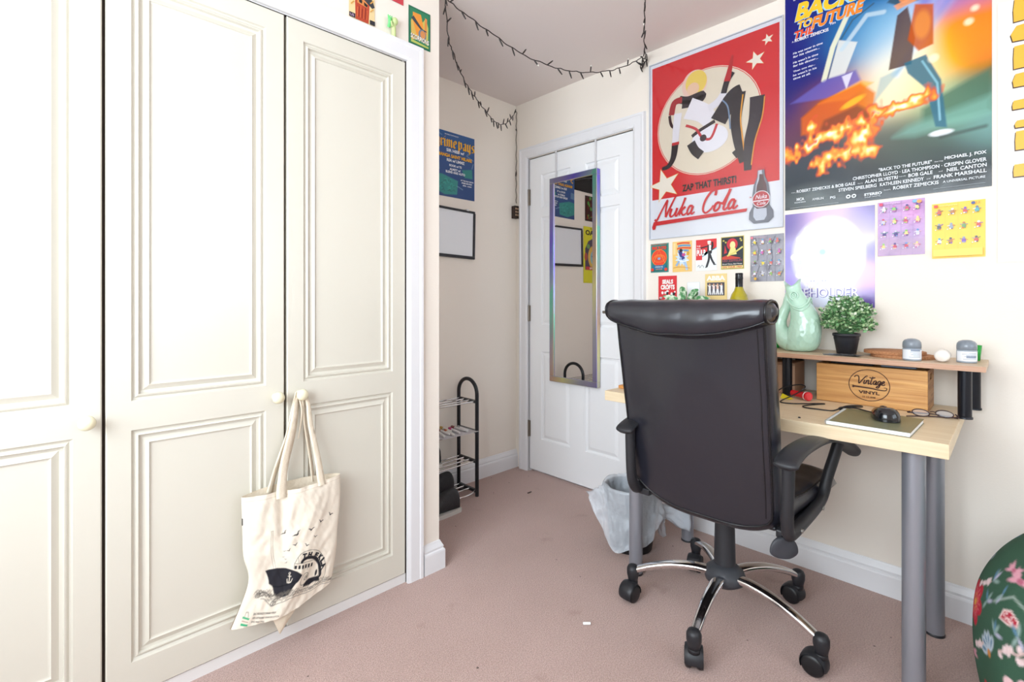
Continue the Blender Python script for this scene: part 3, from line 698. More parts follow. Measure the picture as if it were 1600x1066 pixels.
# potted artificial plant
pp = thing('potted_plant', 'bushy small-leaved green plant in a black pot on the shelf', 'plant', (2.125, .423, SH))
bb = B().lathe([(.0001, .001), (.030, .001), (.0385, .052), (.0395, .054), (.0395, .064), (.0425, .065), (.0435, .0665), (.0435, .0735), (.041, .075), (.039, .070), (.0001, .066)], (2.125, .423, SH), 40)
bb.build('pot', mat('pot_black', '2b2c32', .45), pp)
gcols = [mat('leaf_green', '74a56c', .5), mat('leaf_dark', '527f50', .5), mat('leaf_pale', 'bcd6a4', .5), mat('leaf_white', 'e4ecd4', .5)]
bb = B(); cc = Vector((2.125, .423, SH+.125))
for k in range(190):
    th = rnd(0, 2*PI); ph = math.acos(rnd(-.42, 1)); R0_ = Vector((math.sin(ph)*math.cos(th)*.080, math.sin(ph)*math.sin(th)*.086, math.cos(ph)*.088))
    tip = cc+R0_*rnd(.72, 1.06); tip.x = min(tip.x, 2.226); tip.y = min(tip.y, .498)
    root = Vector((2.125+rnd(-.02, .02), 0.423+rnd(-.02, .02), SH+.07)); mid = (root+tip)/2+Vector((0, 0, .012))
    st = catmull([root, mid, tip], 5); bb.tube(st, .0007, 4, 1)
    for j in range(3, len(st)):
        for s_ in range(4):
            d = Vector((rnd(-1, 1), rnd(-1, 1), rnd(-.4, 1))).normalized(); L_ = rnd(.009, .017); wd = L_*.32
            if st[j].x+d.x*L_ > 2.236: continue
            n = d.cross(Vector((rnd(-1, 1), rnd(-1, 1), rnd(-1, 1)))).normalized(); m_ = random.choices((0, 1, 2, 3), (5, 3, 3.5, 1.6 if j > 8 else .1))[0]
            a = st[j]; bb.add([a, a+d*L_*.5+n*wd, a+d*L_, a+d*L_*.5-n*wd], [(0, 1, 2, 3)], m_, False)
bb.build('foliage', gcols, pp)
# second plant behind the chair: broad variegated leaves
p2 = thing('trailing_plant', 'broad-leaved trailing plant showing over the chair back on the shelf', 'plant', (2.12, .93, SH))
B().lathe([(.0001, .001), (.036, .001), (.047, .155), (.05, .157), (.05, .165), (.046, .165), (.0001, .153)], (2.12, 1.04, SH), 36).build('pot', mat('pot_white', 'e8e8ea', .35), p2)
lf = bpy.data.materials.new('variegated_leaf'); lf.use_nodes = True; nt = lf.node_tree; pb = nt.nodes['Principled BSDF']; tc = nt.nodes.new('ShaderNodeTexCoord'); n = nt.nodes.new('ShaderNodeTexNoise'); n.inputs['Scale'].default_value = 55
r = nt.nodes.new('ShaderNodeValToRGB'); e = r.color_ramp.elements; e[0].position = .44; e[0].color = (*rgb('4f8f58'), 1); e[1].position = .62; e[1].color = (*rgb('d8e6cc'), 1)
nt.links.new(tc.outputs['Object'], n.inputs['Vector']); nt.links.new(n.outputs[0], r.inputs[0]); nt.links.new(r.outputs[0], pb.inputs['Base Color']); pb.inputs['Roughness'].default_value = .35
def leaf(bb, base, tip, wd, droop=.012, m=0):
    base = Vector(base); tip = Vector(tip); d = tip-base; side = d.cross(Vector((-1, 0, .6))).normalized()
    N_ = 8; vs = []
    for i in range(N_+1):
        t = i/N_; c = base+d*t+Vector((0, 0, droop*math.sin(PI*t))); w_ = wd*math.sin(PI*min(1, t*.94+.03))**.8
        vs += [c-side*w_, c-Vector((0, 0, .003)), c+side*w_]
    bb.add(vs, [(3*i+a, 3*i+a+1, 3*i+a+4, 3*i+a+3) for i in range(N_) for a in (0, 1)], m, True)
for (b0, t0, wd) in (((1.0, .085), (1.105, .10), .013), ((1.0, .10), (1.04, .175), .014), ((.99, .10), (.935, .160), .015), ((1.0, .09), (.90, .12), .015), ((.99, .085), (.905, .095), .013), ((1.01, .09), (1.02, .16), .012), ((1.0, .085), (1.085, .13), .012), ((.98, .09), (.965, .15), .013), ((1.0, .1), (.99, .165), .012), ((1.01, .08), (1.09, .07), .012)):
    x = 2.12+rnd(-.03, .04); x2 = 2.12+rnd(-.07, .05)
    bb = B(); leaf(bb, (x, b0[0]+.04, SH+b0[1]+.085), (x2, t0[0]+.04, SH+t0[1]+.085), wd*1.15); bb.tube([(2.12, 1.04, SH+.15), (x, b0[0]+.04, SH+b0[1]+.085)], .0014, 6)
    bb.build('leaf', lf, p2)
# wine bottle
wb_ = thing('wine_bottle', 'wine bottle of yellow-green glass with black capsule behind the chair', 'bottle', (2.13, .80, SH))
BP = (2.13, .806, SH)
B().lathe([(.0001, .004), (.030, .0), (.0365, .004), (.0375, .012), (.0385, .182), (.0375, .197), (.031, .219), (.020, .237), (.0148, .252), (.0140, .306), (.0001, .307)], BP, 40).build('glass', mat('yellow_green_glass', 'b3a112', .06, coat=.8, col2='8f8a10', vscale=14), wb_)
B().lathe([(.0149, .250), (.0149, .285), (.0155, .287), (.0155, .2915), (.0149, .293), (.0149, .300), (.0152, .3085), (.0135, .311), (.0001, .3112)], BP, 32).build('capsule', mat('capsule_black', '17181c', .25), wb_)
B().lathe([(.0379, .05), (.0379, .14)], BP, 40).build('label', mat('wine_label', 'eee6d2', .5), wb_)
# green tumbler, clear tumbler with orange
grn = mat('green_clear_plastic', '22c04e', .15, coat=.4)
tag(B().lathe([(.0001, .002), (.026, .002), (.033, .092), (.031, .092), (.0245, .006), (.0001, .006)], (2.185, .688, SH), 32).build('green_tumbler', grn), 'bright green tumbler on the shelf between chair and fish jug', 'cup')
gj = thing('clear_jar', 'small clear jar with orange contents beside the fish jug', 'jar', (2.15, .648, SH))
B().lathe([(.0001, .001), (.018, .001), (.02, .006), (.02, .07), (.0165, .078), (.0165, .088), (.015, .088), (.015, .078), (.018, .07), (.018, .006), (.0001, .005)], (2.19, .651, SH), 28).build('glass', mat('thin_clear', 'dfe9e4', .05, alpha=.35), gj)
B().lathe([(.0001, .006), (.0172, .006), (.0172, .03), (.0001, .031)], (2.19, .651, SH), 24).build('contents', mat('orange_fill', 'e59a2c', .4), gj)
# leaflets fanned out
for k, (x, y, a, c_, lb) in enumerate(((2.045, .44, .3, '30323a', 'dark leaflet lowest in the fanned heap before the plant pot'), (2.05, .425, .05, '6f7c92', 'blue-grey leaflet in the middle of the fanned heap'), (2.04, .40, -.25, '23252b', 'dark patterned leaflet topmost of the fanned heap'))):
    P = Canvas(.075, .05, 40, 26, c_); P.put((vnoise(P.X, P.Y, 260, k) > .55)*1., 'cfd6e2', .55); P.put((vnoise(P.X, P.Y, 190, k+5) > .68)*1., '14151a', .8)
    R2_ = Matrix.Rotation(a+PI/2, 3, 'Z'); z_ = SH+.0004+.0016*k
    me = P.mesh('leaflet', lambda u, v: tuple(R2_ @ Vector((u-.0375, v-.025, .0006))), vcmat('leaflet_print', .3))
    pr = link('print', me); bb = B(); c4 = [R2_ @ Vector(q) for q in ((-.0375, -.025, 0), (.0375, -.025, 0), (.0375, .025, 0), (-.0375, .025, 0))]
    bb.add([tuple(c) for c in c4]+[(c.x, c.y, .0005) for c in c4], [(3, 2, 1, 0), (4, 5, 6, 7), (0, 1, 5, 4), (1, 2, 6, 5), (2, 3, 7, 6), (3, 0, 4, 7)])
    o = bb.build('leaflet', ink(c_)); o.location = (x, y, z_); pr.parent = o; tag(o, lb, 'leaflet', 'leaflets on the shelf')
# cork trivets
cork = mat('cork', 'c58f66', .85, col2='a8704a', vscale=180, bump=.25, bscale=260)
for k, (x, y, r, z, lb) in enumerate(((2.13, .262, .088, SH+.0003, 'round cork mat at the bottom, under the other cork mat'), (2.137, .285, .086, SH+.0105, 'round cork mat lying on top of the other'))):
    tag(B().lathe([(.0001, 0), (r, 0), (r+.0005, .001), (r+.0005, .0085), (r, .0095), (.0001, .0095)], (x, y, z), 56).build('cork_mat', cork, bevel=0), lb, 'mat', 'cork mats on the shelf')
# two small jars with domed lids
jarw = mat('jar_label', 'e6e9ee', .4); jgrey = mat('jar_blue_grey', '9aa3ad', .3); lid_m = mat('jar_lid_grey', '7f8790', .28, coat=.3)
def jar(x, y, label, seed):
    t = thing('lidded_jar', label, 'jar', (x, y, SH), 0, 'grey-lidded jars on the shelf')
    B().lathe([(.0001, .0005), (.0235, .0005), (.0245, .003), (.0245, .038), (.0225, .041), (.0001, .041)], (x, y, SH), 36).build('body', jgrey, t)
    B().lathe([(.0232, .0405), (.0245, .042), (.0245, .052), (.0235, .060), (.019, .0665), (.0105, .0705), (.0001, .0715)], (x, y, SH), 36).build('lid', lid_m, t)
    bb = B()
    for k in range(24):
        pass
    a0, a1 = math.radians(118), math.radians(262); n = 20
    pts = [(x+.0249*math.cos(a0+(a1-a0)*i/n), y+.0249*math.sin(a0+(a1-a0)*i/n)) for i in range(n+1)]
    bb.add([(p[0], p[1], SH+.006) for p in pts]+[(p[0], p[1], SH+.036) for p in pts], [(i, i+n+1, i+n+2, i+1) for i in range(n)], 0, True)
    lb = bb.build('label', jarw, t)
    bb = B()
    for r_ in range(6):
        z = SH+.031-r_*.0038
        i0, i1 = 3, rnd(9, 15); pr_ = [(x+.0251*math.cos(a1-(a1-a0)*(i0+(i1-i0)*j/8)/n), y+.0251*math.sin(a1-(a1-a0)*(i0+(i1-i0)*j/8)/n)) for j in range(9)]
        bb.add([(p[0], p[1], z) for p in pr_]+[(p[0], p[1], z+.0012+(r_ == seed)*.006) for p in pr_], [(i, i+9, i+10, i+1) for i in range(8)], 0)
    bb.build('lettering', mat('jar_print', '8d97a8', .5), lb)
jar(2.035, .226, 'grey-lidded jar standing before the cork mats', 0)
jar(2.085, .098, 'grey-lidded jar at the shelf end beside the green cup', 4)
# white roll lying down, green shot cup
bb = B(); M_ = Matrix.Rotation(math.radians(78), 3, 'Y') @ Matrix.Identity(3)
bb.lathe([(.0001, -.002), (.014, .000), (.0185, .006), (.0195, .014), (.0195, .05), (.0170, .064), (.0001, .066)], (2.03, .153, SH+.0201), 32, 0, Matrix.Rotation(math.radians(90), 3, 'Y'))
tag(bb.build('white_tub', mat('white_tub_plastic', 'eee6de', .4)), 'small white plastic tub lying on its side between the jars', 'tub')
tag(B().lathe([(.0001, .001), (.012, .001), (.0165, .05), (.0155, .05), (.0112, .003), (.0001, .003)], (2.172, .082, SH), 24).build('green_shot_cup', mat('dark_green_clear', '1f9f3a', .2)), 'tiny green plastic cup at the end of the shelf', 'cup')

# ------------------------------------------------------------------ office chair (local frame: x towards the desk, y to its left, origin under the hub)
leather = mat('black_leather', '212129', .29, bump=.16, bscale=13, spec=.6, coat=.25)
leather2 = mat('black_leather_seam', '141317', .30, bump=.2, bscale=90)
chp = mat('chair_plastic', '242428', .45, bump=.05, bscale=400)
CHX, CHY = 1.672, .68
ch = thing('office_chair', 'black leather high-back office chair on chrome five-star base', 'chair', (CHX, CHY, 0))
def L2(p): return (CHX+p[0], CHY+p[1], p[2])
def sgnp(x, e): return math.copysign(abs(x)**e, x)
# backrest: u around the rim section, built as two puffy sheets
ZT = 1.068
def bk_w(s): return .232+.010*s**.8-.006*math.exp(-((s)/.05)**2)
def bk_x(z): s = max(0., (z-.42)/.65); return -.185-.105*s**1.25
def bk_pt(a, s, side):
    zb = .405+(.078*abs(a)**2.8 if a > 0 else .045*abs(a)**5)
    z = zb+s*(ZT-zb); y = a*bk_w(s)
    e = (max(0, 1-abs(a)**18))**.25*(max(0, 1-abs(2*s-1)**20))**.25
    pil = .040*e
    dish = .018*(1-a*a)*math.sin(PI*min(1, s*1.05))   # soft swell of the outer skin
    wr = .0035*noise.noise(Vector((a*2.2, s*4, side*3)))+.0022*noise.noise(Vector((a*7, s*9, side)))*abs(a)**2
    x = bk_x(z)+(.0 + .012*abs(a)**2)
    return L2((x-(pil+dish*.6*e+wr*e) if side < 0 else x+pil*.9+wr*e, y, z))
bb = B()
bb.grid(lambda u, v: bk_pt(-1+2*u, v, -1), 60, 72, flip=False)
bb.grid(lambda u, v: bk_pt(-1+2*u, v, 1), 60, 72, flip=True)
back = bb.build('backrest', leather, ch, weld=True)
# piping runs up both sides and along the curved bottom
def seamline(off, s0):
    P = []
    for k in range(30): P.append((-.935, 1-(1-s0)*0-k/29*(1-s0)))
    return P
pip = [(-.94, s) for s in np.linspace(.955, .055, 26)]+[(a, .033+.012*(abs(a))**6) for a in np.linspace(-.90, .90, 30)]+[(.94, s) for s in np.linspace(.055, .955, 26)]
B().tube([bk_pt(a, s, -1) for a, s in pip], .0038, 8).build('piping', leather2, back)
pip2 = [(-.86, s) for s in np.linspace(.95, .07, 22)]
B().tube([(lambda q: (q[0]+.0012, q[1], q[2]))(bk_pt(a, s, -1)) for a, s in [(-.87, s) for s in np.linspace(.95, .07, 24)]], .0022, 6).build('stitched_seam', leather2, back)
# headrest roll wrapping over the top
def roll(u, v):
    a = -1+2*u; th = 2*PI*v; top = 1.083; bot = .968+.052*abs(a)**2.2
    ez = (top-bot)/2; cz = (top+bot)/2; en = (max(0, 1-abs(a)**12))**.2
    wr = .003*noise.noise(Vector((a*5, math.cos(th)*2, math.sin(th)*2)))
    return L2((-.297-.012*(1-a*a)+(.058*sgnp(math.cos(th), .85)+wr)*(.35+.65*en), a*.2475, cz+(ez*sgnp(math.sin(th), .85)+wr)*(.55+.45*en)))
bb = B(); bb.grid(roll, 56, 28, cv=True)
for u, fl in ((0, 1), (1, 0)):
    R_ = [roll(u, v/28) for v in range(28)]; 
    ctr = [sum(q[i] for q in R_)/28 for i in range(3)]; mid_ = [tuple(q[i]*.55+ctr[i]*.45+((.007 if fl == 0 else -.007) if i == 1 else 0) for i in range(3)) for q in R_]; ctr[1] += .009 if fl == 0 else -.009
    bb.add(R_+mid_+[tuple(ctr)], [(k, (k+1) % 28, 28+(k+1) % 28, 28+k) for k in range(28)]+[(28+k, 28+(k+1) % 28, 56) for k in range(28)], 0, True)
hr = bb.build('headrest', leather, ch)
B().tube([(lambda q: (q[0]-.001, q[1], q[2]))(roll(u, .63)) for u in np.linspace(.02, .98, 40)], .0034, 8).build('piping', leather2, hr)
for u in (.012, .988):
    B().tube([roll(u, v) for v in np.linspace(0, 1, 33)[:-1]], .0038, 8, closed=True).build('end_piping', leather2, hr)
# seat cushion
def seat(u, v, lower=False):
    a = -1+2*u; b_ = -1+2*v; x = .055+.245*b_-.0; y = .262*a*(1-.05*max(0, -b_))
    e = (max(0, 1-abs(a)**7))**.3*(max(0, 1-abs(b_)**7))**.3
    fall = .035*max(0, b_-.55)**1.3/.45
    z = .478+(.046*e+.006*noise.noise(Vector((a*2.5, b_*2.5, 5)))*e if not lower else -.034*e)-fall
    return L2((x, y, z))
bb = B(); bb.grid(lambda u, v: seat(u, v), 44, 44, flip=False); bb.grid(lambda u, v: seat(u, v, True), 44, 44, flip=True)
st_ = bb.build('seat', leather, ch, weld=True)
B().tube([seat(.5+.485*math.copysign(abs(math.cos(t))**.35, math.cos(t)), .5+.485*math.copysign(abs(math.sin(t))**.35, math.sin(t))) for t in np.linspace(0, 2*PI, 80)[:-1]], .0036, 6, closed=True).build('piping', leather2, st_)
# armrests: pad over a looped plastic frame
for s_ in (-1, 1):
    Y = lambda d, s_=s_: s_*((.272 if s_ < 0 else .204)+d)
    pad = catmull([(-.300, Y(.003), .648), (-.285, Y(.003), .662), (-.235, Y(.005), .675), (-.17, Y(.01), .681), (-.08, Y(.016), .680), (.02, Y(.022), .668), (.12, Y(.03), .644), (.20, Y(.036), .612), (.245, Y(.04), .585), (.262, Y(.041), .568)], 5)
    bb = B(); n = len(pad); sg = 16; rings = []
    for i, p in enumerate(pad):
        k = i/(n-1); t = (pad[min(i+1, n-1)]-pad[max(i-1, 0)]).normalized(); sd = Vector((0, 1, 0)); up = t.cross(sd)*-1 if t.cross(sd).z < 0 else t.cross(sd)
        wv = .031*(min(1, (k+.015)*14))**.5*(min(1, (1-k+.01)*6))**.5; hv = .0095*(min(1, (k+.03)*14))**.5*(min(1, (1-k+.02)*8))**.5
        rings.append([L2(p+sd*wv*sgnp(math.cos(2*PI*j/sg), .8)+up*hv*sgnp(math.sin(2*PI*j/sg), .8)) for j in range(sg)])
    bb.add([q for R_ in rings for q in R_], [(i*sg+j, (i+1)*sg+j, (i+1)*sg+(j+1) % sg, i*sg+(j+1) % sg) for i in range(n-1) for j in range(sg)], 0, True)
    bb.add(rings[0], [tuple(range(sg))]); bb.add(rings[-1], [tuple(range(sg))[::-1]])
    arm = bb.build('armrest', chp, ch)
    loop = catmull([(-.262, Y(0), .660), (-.262, Y(-.001), .60), (-.260, Y(-.004), .505), (-.245, Y(-.006), .464), (-.215, Y(-.006), .452), (-.15, Y(-.006), .450), (-.02, Y(-.006), .452), (.05, Y(-.004), .462), (.082, Y(.0), .485), (.10, Y(.006), .53), (.125, Y(.018), .59), (.140, Y(.026), .632)], 4)
    B().tube([L2(p) for p in loop], .0155, 14, flat=1.25).build('arm_frame', chp, arm)
    B().box(CHX-.22, CHX+.06, CHY+min(Y(-.006), Y(-.045)), CHY+max(Y(-.006), Y(-.045)), .430, .452).build('arm_bracket', chp, arm, bevel=.004)
    for xx in (-.18, .03):
        bb = B(); bb.tube([L2((xx, Y(.008), .452)), L2((xx, Y(.0125), .452))], .006, 12); bb.build('bolt', steel, arm)
# mechanism, levers, gas lift
bb = B(); bb.box(CHX-.13, CHX+.13, CHY-.075, CHY+.075, .395, .43); bb.box(CHX-.2, CHX-.1, CHY-.03, CHY+.03, .405, .43); bb.build('mechanism', black_plastic, ch, bevel=.006)
B().box(CHX-.19, CHX+.24, CHY-.22, CHY+.22, .43, .446).build('seat_board', black_plastic, ch, bevel=.01, bseg=3)
bb = B(); bb.tube(catmull([L2((-.02, -.07, .415)), L2((-.12, -.19, .425)), L2((-.215, -.245, .428))], 6), .006, 10)
lv = bb.build('tilt_lever', black_plastic, ch)
bb = B(); 
def paddle(u, v):
    th = 2*PI*u; k = v; r = math.sin(PI*(.04+.96*k)*.98)**.6
    w_ = .007*(1-k)+.036*math.sqrt(max(0, 1-(((k-.66)/.66)**2)**.8)) if k < .66 else .0025+.036*math.sqrt(max(0, 1-((k-.66)/.34)**2))
    return L2((-.225+w_*math.cos(th)*.75, -.25-w_*math.cos(th)*.65+.004, .440-.062*k+.0*r)) if False else L2((-.225+(.707*w_)*math.cos(th)+.009*math.sin(th)*.707*min(1, w_/.01), -.25-.707*w_*math.cos(th)+.009*math.sin(th)*.707*min(1, w_/.01), .440-.058*k))
bb.grid(paddle, 24, 22, cu=True); bb.build('paddle', mat('lever_rubber', '33343a', .5), lv)
B().lathe([(.0235, .30), (.0235, .41)], (CHX, CHY, 0), 32).build('gas_piston', black_plastic, ch)
gc = B().lathe([(.033, .165), (.034, .20), (.0315, .325), (.0305, .338), (.0265, .338), (.0001, .337)], (CHX, CHY, 0), 40).build('gas_cover', mat('cover_black', '2a2a2e', .5), ch)
B().tube([(CHX+.0308*math.cos(t), CHY+.0308*math.sin(t), .3385) for t in np.linspace(0, 2*PI, 37)[:-1]], .0011, 6, closed=True).build('cover_ring', steel, gc)
B().lathe([(.0001, .118), (.040, .12), (.062, .135), (.066, .150), (.060, .168), (.044, .182), (.034, .190), (.0001, .19)], (CHX, CHY, 0), 40).build('hub', mat('hub_grey', '3a3b40', .5), ch)
for k in range(5):
    an = math.radians(42.5+72*k); cx_, sy2 = math.cos(an), math.sin(an)
    pp_ = catmull([(r, z, 0) for r, z in ((.045, .157), (.10, .160), (.17, .152), (.24, .132), (.296, .108))], 6)
    bb = B(); n = len(pp_); sg = 16; rings = []
    for i, p in enumerate(pp_):
        kk = i/(n-1); wv = .021-.007*kk; hv = .0115-.001*kk
        rings.append([(CHX+p.x*cx_-sy2*wv*sgnp(math.cos(2*PI*j/sg), .7), CHY+p.x*sy2+cx_*wv*sgnp(math.cos(2*PI*j/sg), .7), p.y+hv*sgnp(math.sin(2*PI*j/sg), .7)) for j in range(sg)])
    bb.add([q for R_ in rings for q in R_], [(i*sg+j, i*sg+(j+1) % sg, (i+1)*sg+(j+1) % sg, (i+1)*sg+j) for i in range(n-1) for j in range(sg)], 0, True)
    bb.add(rings[-1], [tuple(range(sg))])
    lg = bb.build('leg', chrome, ch)
    ex, ey = CHX+.305*cx_, CHY+.305*sy2
    B().lathe([(.0001, .066), (.0165, .068), (.0185, .080), (.0215, .092), (.0215, .110), (.017, .120), (.008, .1245), (.0001, .125)], (ex, ey, 0), 24).build('leg_socket', chp, lg)
    sw_ = an+math.radians([150, 60, 200, 190, 110][k]); ox, oy = math.cos(sw_)*.016, math.sin(sw_)*.016
    R3 = Matrix.Rotation(sw_, 3, 'Z'); c0 = Vector((ex+ox*1.1, ey+oy*1.1, .0325))
    cs = thing('caster', None, None, (ex, ey, 0)); cs.parent = ch; cs.matrix_parent_inverse = Matrix.Translation((-CHX, -CHY, 0))
    for q_ in (-1, 1):
        bb = B(); M_ = R3 @ Matrix.Rotation(PI/2, 3, 'X')
        bb.lathe([(.0001, -.0105), (.021, -.0105), (.029, -.007), (.0312, -.002), (.0312, .004), (.029, .0095), (.0001, .0105)], c0+R3 @ Vector((0, q_*.0165, 0)), 32, 0, M_)
        bb.build('wheel', mat('wheel_black', '1b1b1e', .4), cs)
    def hood(u, v):
        th = math.radians(-25+215*u); y = (-1+2*v)*.0255; r = .0362-.005*abs(-1+2*v)**4
        p = R3 @ Vector((math.cos(th)*r, y, math.sin(th)*r)); return (c0.x+p.x, c0.y+p.y, c0.z+p.z)
    def hood2(u, v):
        th = math.radians(-25+215*u); y = (-1+2*v)*.0255; r = .0318
        p = R3 @ Vector((math.cos(th)*r, y, math.sin(th)*r)); return (c0.x+p.x, c0.y+p.y, c0.z+p.z)
    bb = B(); bb.grid(hood, 20, 8); bb.grid(hood2, 20, 8, flip=True)
    bb.lathe([(.0001, .058), (.0175, .058), (.0165, .072), (.0001, .074)], (ex, ey, 0), 24)
    bb.build('hood', chp, cs)

# ------------------------------------------------------------------ waste bin with liner
BX, BY = 1.875, 1.172
bn = thing('waste_bin', 'small black waste bin lined with a white plastic bag', 'bin', (BX, BY, 0))
B().lathe([(.0001, .001), (.088, .001), (.090, .004), (.118, .262), (.116, .264), (.086, .006), (.0001, .005)], (BX, BY, 0), 48).build('bucket', mat('bin_black', '1d1d20', .5), bn)
film = mat('liner_film', 'e4eaf2', .25, trans=0., alpha=.52, bump=.9, bscale=30, spec=.6)
def liner(u, v):
    th = 2*PI*u; c_, s_ = math.cos(th), math.sin(th)
    # v 0..25: inside wall up, then over the rim and hanging down outside to a ragged hem
    n1 = noise.noise(Vector((c_*2.2, s_*2.2, v*3))); n2 = noise.noise(Vector((c_*7, s_*7, v*7+9)))+.5*noise.noise(Vector((c_*17, s_*17, v*13)))
    rimz = .272+.010*noise.noise(Vector((c_*1.5, s_*1.5, 3)))
    dirn = math.cos(th-math.radians(190)); fl = max(0, math.cos(th-math.radians(140)))**6
    hem = .108+.045*math.sin(3*th+.6)+.03*math.sin(5*th+2)-.05*max(0, math.cos(th-math.radians(215)))**3+.06*fl
    if v < .3:
        k = v/.3; z = .03+(rimz-.03)*k; r = .085+.029*k-.010-abs(n1)*.02*(1-k*.6)
    elif v < .38:
        k = (v-.3)/.08; z = rimz+.006*math.sin(PI*k); r = .106+.020*k
    else:
        k = (v-.38)/.62; z = rimz+(hem-rimz)*k; r = .124+.010*k+.020*k*k*(.5+n1)+.012*n2*k+.050*fl*k**2.5
    p = (BX+r*c_*(1+.02*n2), BY+r*s_, z+.006*n2*(1 if v > .38 else .3))
    return (min(p[0], 2.15), p[1], p[2])
bb = B().grid(liner, 110, 44, cu=True); bb.build('liner', film, bn)
# a knotted corner of the bag sticks out towards the wall
def puff(u, v):
    th = 2*PI*u; k = v; r = .022+.03*k+.014*noise.noise(Vector((math.cos(th)*2, math.sin(th)*2, k*4))); r *= (1 if k < .9 else math.sqrt(max(0, 1-((k-.9)/.1)**2))*.9+.1)
    return (BX+.088+.085*k+r*.25*math.cos(th), BY-.082-.105*k+r*math.cos(th)*.5, .165-.055*k+r*math.sin(th))
bb = B().grid(puff, 30, 16, cu=True); bb.build('bag_corner', film, bn)

# ------------------------------------------------------------------ shoe rack with things on it
rk = thing('shoe_rack', 'black and chrome four-tier shoe rack in the alcove', 'rack', (1.48, 2.14, 0))
ry0, ry1, rx1, rx0 = 2.06, 2.222, 1.738, 1.20
for x in (rx1, rx0):
    bb = B(); yc = (ry0+ry1)/2; R_ = (ry1-ry0)/2
    P = [(x, ry0, .0)]+[(x, ry0, .55)]+[(x, yc-R_*math.cos(t), .560+R_*math.sin(t)) for t in np.linspace(0.05, PI-.05, 18)]+[(x, ry1, .55), (x, ry1, .0)]
    bb.tube(P, .0105, 14)
    for z in (.03, .192, .358, .523): bb.box(x-.008, x+.008, ry0, ry1, z-.010, z+.006)
    bb.build('end_frame', mat('rack_black', '1d1f24', .35), rk, bevel=.001)
B().box(rx1-.02, rx1+.045, ry0+.11, ry0+.15, .0, .012).build('foot', black_plastic, rk, bevel=.004)
for z in (.03, .192, .358, .523):
    for j in range(4):
        y = ry0+.012+j*(ry1-ry0-.024)/3
        if z == .03 and j == 0:
            P = catmull([(rx0, y, z), (rx1-.20, y, z), (rx1-.13, y-.035, z+.004), (rx1-.06, y-.03, z+.002), (rx1, y, z)], 4)
        else: P = [(rx0, y, z), (rx1, y, z)]
        B().tube(P, .0042, 8).build('rail', chrome, rk)
# pens lying on the second shelf
pens = [(1.66, 2.09, 12, 'd0217f', 'e9e4e6', 'white marker pen with a bright pink cap on the shoe rack'), (1.615, 2.075, 8, 'c8693a', 'ece7e4', 'white marker pen with an orange-brown cap on the shoe rack'),
        (1.60, 2.115, 16, '8a4b34', 'e8e4e2', 'white marker pen with a dark brown cap on the shoe rack'), (1.70, 2.12, 20, '7c2f2c', 'dcd8d8', 'white marker pen with a maroon cap on the shoe rack'),
        (1.715, 2.085, 10, '9fa0a6', 'ededef', 'white marker pen with a grey cap on the shoe rack'), (1.565, 2.085, 4, '5a4038', 'e6e2e0', 'white marker pen with a black-brown cap on the shoe rack'), (1.64, 2.15, 14, 'c7a24a', 'e6e2da', 'white marker pen with a mustard cap on the shoe rack')]
for k, (x, y, a, cc_, bc, lb) in enumerate(pens):
    a = math.radians(a+250); d = Vector((math.cos(a), math.sin(a), 0)); c0 = Vector((x-.03, y+.02 if y > 2.1 else y+.03, .3705)); 
    t = thing('marker_pen', lb, 'pen', tuple(c0), 0, 'marker pens on the shoe rack')
    B().tube([c0-d*.03, c0+d*.048, c0+d*.054], [.0075, .0075, .004], 12).build('body', ink(bc), t)
    B().tube([c0-d*.062, c0-d*.060, c0-d*.03], [.006, .0082, .0082], 12).build('cap', ink(cc_), t)
bb = B(); bb.box(1.50, 1.735, 2.04, 2.2, .3625, .3631); tag(bb.build('paper_sheet', mat('rack_paper', 'cfccd0', .6)), 'greyish paper lying under the marker pens on the shoe rack', 'paper')
# shoes
shoe_m = mat('shoe_black', '2c2b2e', .6, bump=.3, bscale=90); sole_m = mat('shoe_sole', 'd7d2cc', .6)
def shoe(name, loc, rz, tilt, label, group, sole=sole_m, body=shoe_m):
    t = thing(name, label, 'shoe', loc, rz, group)
    def up(u, v):   # v along toe->heel, u around
        k = v; th = 2*PI*u; wd = (.030+.012*math.sin(PI*min(1, k*1.25))-.004*k)*(max(0, 1-((1-k*2) if k < .5 else (2*k-1))**4))**.45
        h = .034+.078*(1/(1+math.exp(-(k-.5)*14))); h *= (max(0, 1-(1-min(1, k*4+.05))**2))**.5*(1 if k < .8 else max(.05, 1-((k-.8)/.2)**2.5)**.4)
        x = -.135+.265*k; return (x, wd*math.cos(th), .016+h*.5+h*.5*math.sin(th)-.0)
    bb = B().grid(up, 24, 30, cu=True); R_ = Matrix.Rotation(tilt, 3, 'Y'); bb.v = [tuple(R_ @ Vector(p)) for p in bb.v]; bb.build('upper', body, t, world=False)
    def so(u, v):
        th = 2*PI*u; k = .5-.5*math.cos(th); wd = (.034+.010*math.sin(PI*min(1, k*1.25)))*abs(math.sin(th))**.6*(1 if math.sin(th) > 0 else -1)
        return (-.140+.275*k, wd, .018*v)
    bb = B().grid(so, 40, 1, cu=True, smooth=False); n = 40
    bb.add([so(u/40, 0) for u in range(40)], [tuple(range(40))[::-1]]); bb.add([so(u/40, 1) for u in range(40)], [tuple(range(40))]); bb.v = [tuple(R_ @ Vector(p)) for p in bb.v]
    bb.build('sole', sole, t, world=False)
    bb = B()
    for j in range(5):
        x = -.045+j*.016; z = .054+j*.011
        bb.tube([(x, -.022, z-.004), (x, 0, z+.006), (x+.004, .022, z-.004)], .0025, 6)
    bb.v = [tuple(R_ @ Vector(p)) for p in bb.v]; bb.build('laces', black_plastic, t, world=False)
    return t
